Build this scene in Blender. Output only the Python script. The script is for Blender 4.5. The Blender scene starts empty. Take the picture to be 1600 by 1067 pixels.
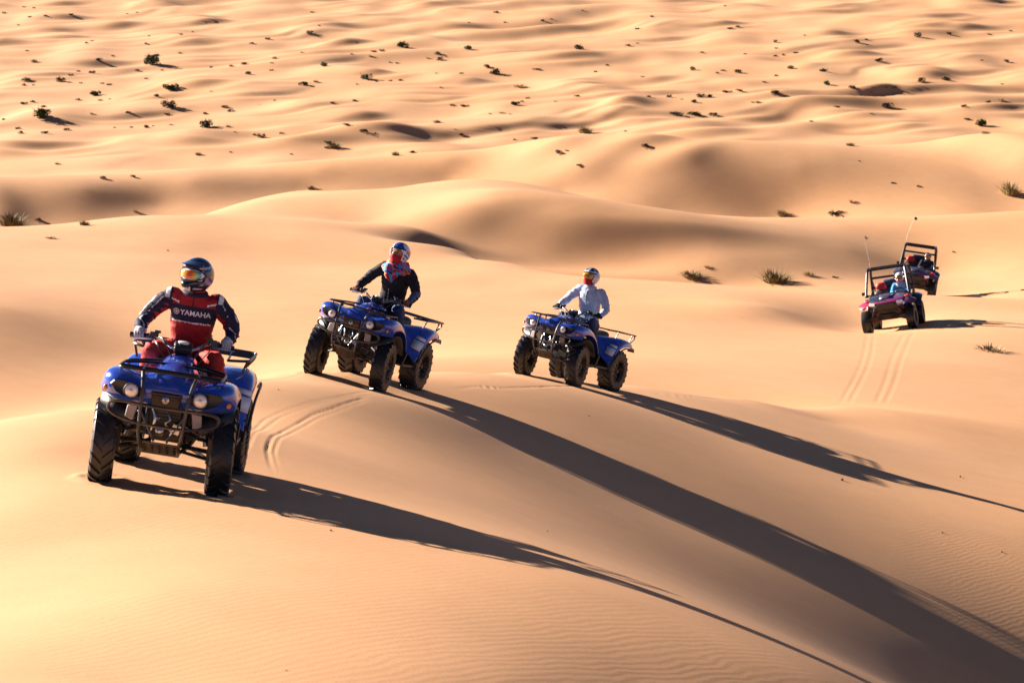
import bpy, bmesh, math, random
import numpy as np
from mathutils import Vector, Matrix, Euler

scene = bpy.context.scene
R = math.radians
# ------------------------------------------------------------------ camera
CAM_Z = 26.0
PITCH = R(13.9)
LENS = 85.0
F = LENS / 36.0 * 1600.0          # focal length in pixels of a 1600 px wide frame
cam_data = bpy.data.cameras.new('camera')
cam = bpy.data.objects.new('camera', cam_data)
scene.collection.objects.link(cam)
cam.location = (0, 0, CAM_Z)
cam.rotation_euler = (math.pi / 2 - PITCH, 0, 0)
cam_data.lens = LENS
cam_data.sensor_width = 36.0
cam_data.clip_start = 0.1
cam_data.clip_end = 6000
cam_data.dof.use_dof = True
cam_data.dof.focus_distance = 27.0
cam_data.dof.aperture_fstop = 5.6
scene.camera = cam
# ------------------------------------------------------------------ sky and sun
SUN_EL, SUN_AZ = 19.8, 30.0       # elevation; how far the light swings towards the camera from +x
LIGHT = Vector((math.cos(R(SUN_EL)) * math.cos(R(SUN_AZ)), -math.cos(R(SUN_EL)) * math.sin(R(SUN_AZ)), -math.sin(R(SUN_EL))))
world = bpy.data.worlds.new('World')
scene.world = world
world.use_nodes = True
wn = world.node_tree
sky = wn.nodes.new('ShaderNodeTexSky')
sky.sky_type = 'NISHITA'
sky.sun_disc = False
sky.sun_elevation = R(SUN_EL)
sky.sun_rotation = math.atan2(-LIGHT.x, -LIGHT.y)
sky.air_density, sky.dust_density, sky.ozone_density = 0.20, 0.0, 1.0
wn.links.new(sky.outputs[0], wn.nodes['Background'].inputs[0])
wn.nodes['Background'].inputs[1].default_value = 0.05
sun_data = bpy.data.lights.new('sun', 'SUN')
sun_data.energy = 5.0
sun_data.angle = R(0.5)
sun_data.color = (1.0, 0.89, 0.78)
sun = bpy.data.objects.new('sun', sun_data)
scene.collection.objects.link(sun)
sun.rotation_euler = LIGHT.to_track_quat('-Z', 'Y').to_euler()
sun.location = (-60, 30, 80)
vs = scene.view_settings
vs.view_transform, vs.look, vs.gamma, vs.exposure = 'Standard', 'None', 1.0, 1.79
vs.use_curve_mapping = False
scene.cycles.use_denoising = True
scene.cycles.max_bounces = 6

# ------------------------------------------------------------------ materials
def mat(name, col, rough=0.5, metal=0.0, spec=0.5, bump=0.0, bscale=60, var=0.0, coat=0.0, dust=0.0):
    m = bpy.data.materials.new(name)
    m.use_nodes = True
    nt = m.node_tree
    b = nt.nodes['Principled BSDF']
    b.inputs['Roughness'].default_value = rough
    b.inputs['Metallic'].default_value = metal
    b.inputs['Specular IOR Level'].default_value = spec
    b.inputs['Coat Weight'].default_value = coat
    b.inputs['Base Color'].default_value = (*col, 1)
    if bump or var or dust:
        tc = nt.nodes.new('ShaderNodeTexCoord')
        n = nt.nodes.new('ShaderNodeTexNoise')
        n.inputs['Scale'].default_value = bscale
        n.inputs['Detail'].default_value = 5
        nt.links.new(tc.outputs['Object'], n.inputs['Vector'])
        if bump:
            bp = nt.nodes.new('ShaderNodeBump')
            bp.inputs['Strength'].default_value = bump
            bp.inputs['Distance'].default_value = 0.01
            nt.links.new(n.outputs['Fac'], bp.inputs['Height'])
            nt.links.new(bp.outputs[0], b.inputs['Normal'])
        src = None
        if var:
            mx = nt.nodes.new('ShaderNodeMix')
            mx.data_type = 'RGBA'
            mx.inputs['A'].default_value = (*[c * (1 - var) for c in col], 1)
            mx.inputs['B'].default_value = (*[min(1, c * (1 + var)) for c in col], 1)
            nt.links.new(n.outputs['Fac'], mx.inputs['Factor'])
            src = mx.outputs['Result']
        if dust:                                   # settled sand dust in blotches
            n2 = nt.nodes.new('ShaderNodeTexNoise')
            n2.inputs['Scale'].default_value = 9
            n2.inputs['Detail'].default_value = 6
            nt.links.new(tc.outputs['Object'], n2.inputs['Vector'])
            rp = nt.nodes.new('ShaderNodeMapRange')
            rp.inputs['From Min'].default_value, rp.inputs['From Max'].default_value = 0.42, 0.75
            rp.inputs['To Max'].default_value = dust
            nt.links.new(n2.outputs['Fac'], rp.inputs['Value'])
            mx = nt.nodes.new('ShaderNodeMix')
            mx.data_type = 'RGBA'
            mx.inputs['A'].default_value = (*col, 1)
            mx.inputs['B'].default_value = (0.42, 0.28, 0.17, 1)
            nt.links.new(rp.outputs[0], mx.inputs['Factor'])
            if src:
                nt.links.new(src, mx.inputs['A'])
            src = mx.outputs['Result']
        if src:
            nt.links.new(src, b.inputs['Base Color'])
    return m

def sand_material():
    m = bpy.data.materials.new('sand')
    m.use_nodes = True
    nt = m.node_tree
    N, L = nt.nodes.new, nt.links.new
    b = nt.nodes['Principled BSDF']
    b.inputs['Roughness'].default_value = 0.85
    b.inputs['Specular IOR Level'].default_value = 0.25
    tc = N('ShaderNodeTexCoord')
    # colour: broad warm and pale drifts with fine grain
    n1 = N('ShaderNodeTexNoise'); n1.inputs['Scale'].default_value = 0.12; n1.inputs['Detail'].default_value = 4
    L(tc.outputs['Object'], n1.inputs['Vector'])
    cr = N('ShaderNodeValToRGB')
    cr.color_ramp.elements[0].position, cr.color_ramp.elements[1].position = 0.3, 0.7
    cr.color_ramp.elements[0].color = (0.560, 0.290, 0.134, 1)
    cr.color_ramp.elements[1].color = (0.600, 0.330, 0.168, 1)
    L(n1.outputs['Fac'], cr.inputs['Fac'])
    n2 = N('ShaderNodeTexNoise'); n2.inputs['Scale'].default_value = 40; n2.inputs['Detail'].default_value = 3
    L(tc.outputs['Object'], n2.inputs['Vector'])
    mr = N('ShaderNodeMapRange'); mr.inputs['To Min'].default_value, mr.inputs['To Max'].default_value = 0.89, 1.11
    L(n2.outputs['Fac'], mr.inputs['Value'])
    mm = N('ShaderNodeMix'); mm.data_type = 'RGBA'; mm.blend_type = 'MULTIPLY'; mm.inputs['Factor'].default_value = 1
    L(cr.outputs[0], mm.inputs['A']); L(mr.outputs[0], mm.inputs['B'])
    n5 = N('ShaderNodeTexNoise'); n5.inputs['Scale'].default_value = 1.7; n5.inputs['Detail'].default_value = 8; n5.inputs['Roughness'].default_value = 0.65
    L(tc.outputs['Object'], n5.inputs['Vector'])
    mr5 = N('ShaderNodeMapRange'); mr5.inputs['To Min'].default_value, mr5.inputs['To Max'].default_value = 0.90, 1.10
    L(n5.outputs['Fac'], mr5.inputs['Value'])
    m5 = N('ShaderNodeMix'); m5.data_type = 'RGBA'; m5.blend_type = 'MULTIPLY'; m5.inputs['Factor'].default_value = 1
    L(mm.outputs['Result'], m5.inputs['A']); L(mr5.outputs[0], m5.inputs['B'])
    L(m5.outputs['Result'], b.inputs['Base Color'])
    # wind ripples, in patches, bent by noise
    mp = N('ShaderNodeMapping'); mp.inputs['Rotation'].default_value = (0, 0, R(38))
    L(tc.outputs['Object'], mp.inputs['Vector'])
    w = N('ShaderNodeTexWave'); w.wave_type = 'BANDS'; w.bands_direction = 'X'
    w.inputs['Scale'].default_value = 3.9; w.inputs['Distortion'].default_value = 7.0
    w.inputs['Detail'].default_value = 2.0; w.inputs['Detail Scale'].default_value = 0.55
    L(mp.outputs[0], w.inputs['Vector'])
    n3 = N('ShaderNodeTexNoise'); n3.inputs['Scale'].default_value = 0.28; n3.inputs['Detail'].default_value = 2
    L(tc.outputs['Object'], n3.inputs['Vector'])
    pm = N('ShaderNodeMapRange'); pm.inputs['From Min'].default_value, pm.inputs['From Max'].default_value = 0.38, 0.62
    pm.inputs['To Min'].default_value = 0.25
    L(n3.outputs['Fac'], pm.inputs['Value'])
    mu = N('ShaderNodeMath'); mu.operation = 'MULTIPLY'
    L(w.outputs['Fac'], mu.inputs[0]); L(pm.outputs[0], mu.inputs[1])
    b1 = N('ShaderNodeBump'); b1.inputs['Strength'].default_value = 0.15; b1.inputs['Distance'].default_value = 0.0035
    L(mu.outputs[0], b1.inputs['Height'])
    n4 = N('ShaderNodeTexNoise'); n4.inputs['Scale'].default_value = 120; n4.inputs['Detail'].default_value = 2
    L(tc.outputs['Object'], n4.inputs['Vector'])
    b2 = N('ShaderNodeBump'); b2.inputs['Strength'].default_value = 0.4; b2.inputs['Distance'].default_value = 0.003
    L(n4.outputs['Fac'], b2.inputs['Height']); L(b1.outputs[0], b2.inputs['Normal'])
    L(b2.outputs[0], b.inputs['Normal'])
    return m

# ------------------------------------------------------------------ terrain
CP, SP = math.cos(PITCH), math.sin(PITCH)
def at(u, v, t):
    """point seen at picture position (u, v) of the survey photograph, t metres along the optical axis"""
    a, d = (u - 800) / F, (v - 533.5) / F
    return (a * t, (CP - d * SP) * t, CAM_Z - (SP + d * CP) * t)
TA = math.tan(R(SUN_AZ))
def along(u, v, anchor):
    """survey point on the vertical sheet of light through anchor (where a cast shadow edge runs)"""
    a, d = (u - 800) / F, (v - 533.5) / F
    t = (anchor[1] + TA * anchor[0]) / ((CP - d * SP) + TA * a)
    return at(u, v, t)

ctrl = []
def P(*pts):
    for p in pts:
        ctrl.append(at(*p))
# near dune: wheel contacts of the three quads
P((155, 745.5, 18.3), (332, 774, 18.1), (361, 741, 19.33), (190, 714, 19.5))
P((484, 583, 29.9), (587, 611, 29.6), (645, 609, 30.75), (545, 582, 31.0))
P((812, 585, 36.5), (895, 603, 36.1), (955, 611, 37.2), (876, 591, 37.5))
a1 = at(160, 755, 18.0)
for q in ((310, 777), (520, 821), (690, 862), (860, 906), (1050, 972), (1280, 1067), (1500, 1190)):
    ctrl.append(along(*q, a1))
a2 = at(500, 592, 29.5)
for q in ((640, 628), (800, 700), (1000, 792), (1200, 882), (1400, 985), (1545, 1067), (1800, 1220), (2100, 1390)):
    ctrl.append(along(*q, a2))
a3 = at(860, 600, 36.0)
for q in ((1000, 636), (1120, 678), (1350, 756), (1600, 826), (1800, 885), (2050, 960)):
    ctrl.append(along(*q, a3))
P((-60, 1067, 11.5), (200, 1067, 12.0), (500, 1067, 12.35), (800, 1067, 13.0), (1000, 1067, 14.0))
P((100, 1300, 8.4), (600, 1300, 9.0), (1200, 1400, 11.5), (-700, 1250, 9.2))
P((400, 2200, 4.0), (-800, 2500, 4.2), (1400, 2600, 5.0))
P((250, 930, 14.15), (500, 900, 15.1), (90, 850, 16.15))
# west face and its skyline
P((0, 960, 13.98), (0, 800, 17.0), (60, 700, 19.45), (0, 671, 20.75), (130, 640, 22.4), (-300, 820, 18.1), (-700, 1000, 16.0))
P((420, 640, 26.0), (480, 690, 23.6), (420, 592, 30.5), (300, 606, 27.0))
P((620, 584, 32.6), (720, 581, 34.5), (800, 582, 37.4))
P((1000, 604, 38.6), (1150, 622, 41.5), (1310, 635, 44.0), (1450, 641, 46.5), (1600, 646, 49.0), (1900, 662, 52.0))
P((1450, 690, 40.5), (1600, 730, 39.5), (1300, 660, 41.0))
# hidden dip behind the near dune
P((0, 735, 26.0), (-300, 800, 26.0), (200, 700, 31.0), (450, 650, 36.5), (650, 632, 38.5), (820, 636, 41.0), (1000, 645, 42.5), (1200, 655, 45.0))
# sand plain behind
P((-300, 660, 49.0), (0, 655, 50.5), (0, 600, 54.3), (200, 622, 53.3), (200, 560, 58.8), (420, 585, 49), (500, 575, 48.5), (700, 560, 51.0), (900, 575, 50.0), (1100, 600, 49.0), (1310, 622, 48.0), (1600, 625, 52.0), (1900, 640, 56))
P((-300, 520, 57.0), (0, 540, 57.5), (0, 480, 61.0), (200, 490, 63.8), (450, 480, 65), (700, 490, 65.0), (1000, 510, 63.0), (1200, 540, 60.0), (1500, 570, 58.0))
P((1358, 522, 67.6), (1431, 513, 67.0), (1440, 503, 69.3), (1370, 512, 69.8), (1600, 520, 65.5), (1900, 540, 66))
P((0, 420, 70.0), (200, 410, 73.5), (420, 405, 79), (600, 410, 79.0), (800, 455, 72.0), (1000, 468, 70.5), (1200, 480, 69.0))
# crest of the plain
P((-300, 350, 82.0), (0, 366, 80.0), (200, 337, 88.0), (400, 316, 97.0), (480, 297, 104.0), (0, 400, 92), (220, 372, 99), (580, 348, 93.0), (647, 369, 88.5), (719, 393, 84.0), (800, 411, 80.0), (902, 430, 77.5), (1000, 436, 76.5), (1150, 445, 75.5), (1300, 455, 74.5), (1440, 467, 73.0), (1600, 488, 70.5), (1900, 505, 70))
# hollow with its dark slip face, and the light dune above it
P((700, 410, 87), (800, 432, 83.5), (902, 450, 82), (1000, 462, 81.0), (1150, 468, 80.0), (1300, 474, 79))
P((1452, 468, 84.0), (1398, 460, 84.2), (1456, 462, 86.2), (1403, 454, 86.4), (1600, 452, 84.0), (1900, 450, 85))
P((700, 347, 92.6), (775, 372, 91.0), (887, 405, 89.6), (1000, 420, 88.8), (1130, 438, 87.5), (1230, 440, 87), (1320, 436, 88), (1450, 428, 91.5), (1600, 415, 91), (1900, 410, 91))
P((670, 312, 96.0), (775, 330, 93.4), (887, 357, 91.7), (1000, 384, 90.6), (1130, 400, 89.9), (1230, 402, 90.0), (1320, 388, 92.5), (1450, 376, 96), (1600, 368, 96))
P((560, 300, 104.0), (700, 283, 106), (800, 285, 104.5), (880, 300, 102.0), (950, 319, 99.5), (1050, 333, 98.5), (1180, 341, 98.5), (1350, 339, 101.0), (1600, 331, 102.0), (1900, 330, 102))
# hollow behind, then the long wave of sand
P((-300, 390, 107.0), (60, 385, 106.0), (250, 358, 110.0), (450, 327, 114.5), (700, 312, 116.0), (900, 328, 111.5), (1050, 355, 108.5), (1200, 361, 108.5), (1400, 356, 107.5), (1600, 348, 108.0))
P((60, 345, 111.0), (250, 322, 115.5), (480, 293, 119), (700, 280, 120), (880, 300, 116.3), (1050, 334, 113.3), (1220, 341, 112.8), (1380, 332, 111.5), (1500, 322, 111.5), (1600, 312, 112.5))
P((-300, 290, 115.0), (0, 302, 113.5), (130, 297, 115), (300, 284, 117.6), (500, 267, 120.5), (700, 250, 121.6), (900, 244, 118.6), (1080, 252, 116.4), (1250, 257, 116.0), (1400, 242, 118.2), (1490, 231, 119.8), (1600, 237, 119.5), (1900, 240, 119))
P((-300, 278, 126.0), (0, 292, 125), (300, 276, 127.0), (600, 262, 130.0), (900, 256, 129.0), (1100, 262, 128.0), (1350, 254, 129.0), (1600, 250, 129.0), (1900, 250, 129))
CONTACTS = [p[:2] for p in ctrl[:12]]
C = np.array(ctrl)
# the open field beyond, and ground to the sides and behind the camera
FAR0 = 138.0
def far_plane(y):
    return -0.6 - np.clip(y - 150, 0, 1e9) * 0.030 * np.exp(-np.clip(y - 150, 0, 1e9) / 300)
extra = []
for x in (-70, -45, -20, 5, 30, 55, 80):
    for y in (158, 180):
        extra.append((x, y, float(far_plane(np.array(float(y))))))
for x, y, dz in ((-16, 12, -9), (-26, 30, -13), (-24, 0, -8), (0, -12, -1.5), (-20, -20, -4), (18, -15, -9), (16, 0, -12.5), (30, 14, -16), (26, 30, -15),
                 (-60, 60, -17), (-60, 110, -21), (60, 60, -17), (70, 110, -21), (-60, 0, -14), (60, 0, -17), (0, -60, -10), (-60, -60, -14), (60, -60, -16)):
    extra.append((x, y, CAM_Z + dz))
C = np.vstack([C, np.array(extra)])
def tps_fit(C, lam=5e-6):
    n = len(C)
    d = np.hypot(C[:, None, 0] - C[None, :, 0], C[:, None, 1] - C[None, :, 1]) / 50.0
    K = np.where(d > 0, d * d * np.log(d + 1e-12), 0)
    # looser fit where the points are far away
    lamv = lam * (0.02 + (np.hypot(C[:, 0], C[:, 1]) / 60.0) ** 2 * 0.06)
    K[np.arange(n), np.arange(n)] += lamv
    Pm = np.c_[np.ones(n), C[:, :2] / 50.0]
    A = np.zeros((n + 3, n + 3))
    A[:n, :n] = K; A[:n, n:] = Pm; A[n:, :n] = Pm.T
    return np.linalg.solve(A, np.r_[C[:, 2], 0, 0, 0])
TPS = tps_fit(C)
CX, CY = C[:, 0] / 50.0, C[:, 1] / 50.0
def tps_eval(x, y):
    out = np.empty_like(x)
    n = len(CX)
    for s in range(0, len(x), 20000):
        xs, ys = x[s:s + 20000] / 50.0, y[s:s + 20000] / 50.0
        r2 = (xs[:, None] - CX) ** 2 + (ys[:, None] - CY) ** 2
        out[s:s + 20000] = (0.5 * r2 * np.log(r2 + 1e-18)) @ TPS[:n] + TPS[n] + TPS[n + 1] * xs + TPS[n + 2] * ys
    return out
def smooth01(t):
    t = np.clip(t, 0, 1)
    return t * t * (3 - 2 * t)
# value noise
_rng = np.random.RandomState(7)
_tab = _rng.rand(256, 256)
def vnoise(x, y):
    xi, yi = np.floor(x).astype(int), np.floor(y).astype(int)
    fx, fy = x - xi, y - yi
    fx, fy = fx * fx * fx * (fx * (fx * 6 - 15) + 10), fy * fy * fy * (fy * (fy * 6 - 15) + 10)
    g = lambda a, b: _tab[a & 255, b & 255]
    return (g(xi, yi) * (1 - fx) + g(xi + 1, yi) * fx) * (1 - fy) + (g(xi, yi + 1) * (1 - fx) + g(xi + 1, yi + 1) * fx) * fy

# small dunes with a slip face, listed by where the dark face shows: (u, v, length px, height m, tilt deg)
SLIPS = [(60, 232, 120, 1.5, 0), (300, 226, 60, 1.1, -30), (75, 52, 50, .9, 0), (85, 10, 60, .8, 5), (100, 30, 60, .7, 8), (180, 44, 50, .9, 8), (245, 12, 36, .8, 0), (325, 36, 50, .7, 8),
         (300, 72, 50, .8, -8), (155, 104, 70, 1.0, 4), (310, 135, 80, .8, 8), (0, 72, 40, .8, 0), (110, 60, 110, .5, 4), (250, 68, 120, .5, 6), (490, 38, 60, .8, 0), (545, 68, 60, .6, 10), (640, 8, 36, .8, 0), (515, 10, 60, .7, 0),
         (710, 45, 60, .7, 0), (730, 132, 50, 1.1, 12), (580, 117, 36, .8, 10), (560, 188, 50, 1.1, 14), (610, 222, 110, .9, 0), (780, 88, 110, .6, 4), (500, 100, 80, .5, 4), (470, 172, 120, .5, 6), (760, 205, 120, .5, 4),
         (1030, 66, 120, .7, 4), (1040, 5, 50, .8, -4), (1120, 40, 80, .6, 6), (1020, 130, 50, .8, 6), (945, 145, 60, 1.0, 4), (975, 166, 40, 1.2, -30), (980, 185, 90, .7, -16), (865, 92, 110, .7, 0), (1110, 211, 90, 1.2, -8), (870, 238, 60, 1.2, -10), (1010, 226, 60, .7, 0),
         (1295, 54, 40, .7, -30), (1330, 87, 90, .9, 3), (1510, 46, 80, 1.1, -6), (1440, 44, 70, .7, 4), (1445, 120, 56, 1.2, -20), (1520, 118, 80, .6, 2), (1300, 182, 70, 1.1, -10), (1400, 206, 80, .7, 0), (1240, 80, 100, .5, 5), (1550, 4, 60, .7, 3),
         (1460, 28, 90, .6, 4), (1350, 150, 110, .5, 4), (1560, 170, 90, .6, 2), (1150, 180, 110, .5, 3), (860, 200, 70, .6, 4), (680, 160, 90, .5, 6), (400, 150, 100, .5, 6), (60, 120, 110, .5, 4), (200, 185, 110, .5, 4), (410, 60, 90, .5, 6)]
slip_list = []
def slip(x0, y0, L, H, ang, stoss=None, face=None):
    slip_list.append((x0, y0, L, H, ang, stoss or 7 * H + 0.6 * L, face or 1.9 * H))
def add_slips(x, y, z):
    for x0, y0, L, H, ang, st, fc in slip_list:
        r = max(L, st) * 1.6
        m = (np.abs(x - x0) < r) & (np.abs(y - y0) < r)
        if not m.any():
            continue
        dx, dy = x[m] - x0, y[m] - y0
        ca, sa = math.cos(ang), math.sin(ang)
        a = dx * ca + dy * sa                   # along the brink
        d = -dx * sa + dy * ca                  # across it, + is the windward side
        d = d - 0.35 * a * a / L                # crescent
        w = np.exp(-(a / (0.62 * L)) ** 2)
        up = np.where(d > 0, np.exp(-(d / (0.62 * st)) ** 2), np.exp(-(d / (1.05 * fc)) ** 2))
        und = 0.42 * np.exp(-((d + 2.9 * fc) / (0.9 * fc)) ** 2)      # low swell in front of the face
        z[m] += H * w * (up + und)
    return z
def terrain(x, y):
    x, y = np.asarray(x, float), np.asarray(y, float)
    sh = x.shape
    x, y = x.ravel(), y.ravel()
    rad = np.hypot(x, y)
    z = np.empty_like(x)
    near = (rad < 230)
    z[near] = tps_eval(x[near], y[near])
    zf = far_plane(y) + 0 * x
    w = smooth01((rad - FAR0) / 22.0) if True else 0
    w = np.maximum(w, smooth01((np.abs(x) - 70) / 60.0))
    w = np.maximum(w, smooth01((-y - 20) / 50.0))
    z = np.where(near, z * (1 - w) + zf * w, zf)
    # rolling sand of the open field
    wf = smooth01((rad - 130) / 35.0)
    wx, wy = x + 10 * vnoise(x / 21 + 5, y / 27), y + 12 * vnoise(x / 24, y / 17 + 9)
    q = wy * 0.80 - wx * 0.60
    ph = q / 10.5 + 1.3 * vnoise(x / 31 + 8, y / 23 + 3)
    s_ = ph - np.floor(ph)
    saw = np.where(s_ < .45, smooth01(s_ / .45), 1 - smooth01((s_ - .45) / .55))
    amp = smooth01((vnoise(x / 13 + 60, y / 16 + 21) - .22) / .6)
    ph2 = q / 4.3 + 1.7 * vnoise(x / 9 + 18, y / 8 + 33)
    s2 = ph2 - np.floor(ph2)
    saw2 = np.where(s2 < .32, smooth01(s2 / .32), 1 - smooth01((s2 - .32) / .68))
    amp2 = smooth01((vnoise(x / 7 + 160, y / 9 + 121) - .45) / .5)
    roll = 0.38 * amp * saw + 0.12 * amp2 * saw2 + 0.55 * vnoise(x / 5.2 + 91, y / 6.4 + 15) + 0.5 * vnoise(wx / 11, q / 5.5 + 40) + 2.0 * vnoise(x / 60 + 11, y / 34 + 2)
    z = z + wf * (roll - 2.0)
    big = smooth01((rad - 420) / 400.0)
    z = z + big * (16 * vnoise(x / 170 + 31, y / 120 + 17) - 4)
    # faint unevenness everywhere
    z = z + 0.05 * (vnoise(x / 2.3, y / 2.9) - 0.5) * (0.4 + 0.6 * smooth01((rad - 40) / 40)) + 0.10 * (vnoise(x / 6.3 + 9, y / 7.1) - 0.5) * smooth01((rad - 38) / 30)
    z = add_slips(x, y, z)
    return z.reshape(sh)
def hit(u, v, t0=9.0, t1=420.0, n=2600):
    """first point of the bare terrain on the survey ray through (u, v)"""
    t = np.exp(np.linspace(math.log(t0), math.log(t1), n))
    a, d = (u - 800) / F, (v - 533.5) / F
    x, y, zz = a * t, (CP - d * SP) * t, CAM_Z - (SP + d * CP) * t
    g = terrain(x, y) - zz
    i = int(np.argmax(g > 0)) if (g > 0).any() else n - 1
    if i > 0:
        f = g[i - 1] / (g[i - 1] - g[i])
        tt = t[i - 1] + f * (t[i] - t[i - 1])
    else:
        tt = t[i]
    return (a * tt, (CP - d * SP) * tt, CAM_Z - (SP + d * CP) * tt), tt
for (u, v, Lp, H, tilt) in SLIPS:
    H = min(H, .85)
    p, t = hit(u, v)
    pxm = F / t
    slip(p[0], p[1] + 0.9 * H, 0.8 * Lp / pxm + 2.0, 0.58 * H, R(28 + tilt), 11 * H + 0.5 * Lp / pxm, 1.55 * H)
# the larger dark slip faces of the middle ground
def slip_px(u, v, Lpx, H, ang, stoss, face):
    p, t = hit(u, v)
    slip(p[0], p[1], Lpx * t / F, H, R(ang), stoss, face)
slip_px(930, 368, 330, .75, -4, 7, 1.6)
slip_px(730, 335, 200, .45, -4, 6, 1.4)
slip_px(1110, 408, 200, .32, 2, 7, 1.9)
slip_px(-6, 335, 70, .25, 20, 10, 2.2)
slip_px(1630, 262, 110, 1.2, 30, 10, 2.6)

# tyre tracks: (list of survey points, groove half width, depth)
TRACKS_PX = [([(372, 716), (382, 690), (405, 664), (430, 648), (475, 632), (540, 618), (588, 613)], .020, .007),
             ([(376, 722), (388, 696), (409, 672), (434, 655), (478, 637), (542, 622), (588, 616)], .020, .006),
             ([(428, 742), (420, 716), (420, 694), (440, 675), (480, 653), (525, 636), (580, 620)], .022, .011),
             ([(440, 740), (430, 716), (430, 698), (450, 679), (488, 658), (532, 640), (582, 624)], .020, .006),
             ([(388, 604), (425, 593), (470, 585), (492, 587)], .024, .009),
             ([(668, 606), (705, 608), (745, 604), (790, 606), (850, 604), (900, 603)], .026, .014),
             ([(690, 590), (740, 586), (800, 586)], .024, .008),
             ([(975, 606), (1020, 614), (1100, 622), (1180, 629)], .03, .012),
             ([(1312, 634), (1333, 596), (1348, 560), (1356, 524)], .05, .006),
             ([(1325, 634), (1345, 596), (1360, 560), (1366, 524)], .05, .006),
             ([(1367, 634), (1383, 596), (1396, 555), (1412, 524)], .05, .006),
             ([(1381, 634), (1398, 596), (1411, 555), (1428, 518)], .05, .006),
             ([(1436, 506), (1490, 498), (1560, 500)], .08, .015)]
tracks = []
for pts, hw, dp in TRACKS_PX:
    w = [hit(u, v)[0][:2] for u, v in pts]
    dense = []
    for i in range(len(w) - 1):
        p0, p1, p2, p3 = w[max(i - 1, 0)], w[i], w[i + 1], w[min(i + 2, len(w) - 1)]
        for s in np.linspace(0, 1, 24, endpoint=False):
            dense.append([0.5 * (2 * p1[k] + (p2[k] - p0[k]) * s + (2 * p0[k] - 5 * p1[k] + 4 * p2[k] - p3[k]) * s * s + (3 * p1[k] - p0[k] - 3 * p2[k] + p3[k]) * s ** 3) for k in (0, 1)])
    tracks.append((np.array(dense + [list(w[-1])]), hw, 0.7 * dp))
def add_tracks(x, y, z):
    for pl, hw, dp in tracks:
        m = np.where((x > pl[:, 0].min() - 1) & (x < pl[:, 0].max() + 1) & (y > pl[:, 1].min() - 1) & (y < pl[:, 1].max() + 1))[0]
        if not len(m):
            continue
        px, py = x[m], y[m]
        best = np.full(len(m), 1e9); arc = np.zeros(len(m)); acc = 0
        for i in range(len(pl) - 1):
            ax, ay = pl[i]; bx, by = pl[i + 1]
            ex, ey = bx - ax, by - ay
            l2 = ex * ex + ey * ey + 1e-9
            s = np.clip(((px - ax) * ex + (py - ay) * ey) / l2, 0, 1)
            d = np.hypot(px - ax - s * ex, py - ay - s * ey)
            c = d < best
            best = np.where(c, d, best); arc = np.where(c, acc + s * math.sqrt(l2), arc)
            acc += math.sqrt(l2)
        wob = 0.75 + 0.5 * vnoise(px * 3.1, py * 3.1)
        fade = smooth01(arc / min(1.6, .4 * acc)) * smooth01((acc - arc) / .5)
        g = -dp * np.exp(-(best / hw) ** 4) + 0.15 * dp * wob * np.exp(-((best - 1.55 * hw) / (0.5 * hw)) ** 2)
        z[m] += g * fade * wob
    # sand pressed up round the tyres
    for cx, cy in CONTACTS:
        m = np.where((np.abs(x - cx) < .6) & (np.abs(y - cy) < .6))[0]
        if len(m):
            r = np.hypot((x[m] - cx), (y[m] - cy) * .8)
            wob = .5 + vnoise(x[m] * 14, y[m] * 14)
            z[m] += .012 * wob * np.exp(-((r - .17) / .055) ** 2)
    return z

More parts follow.
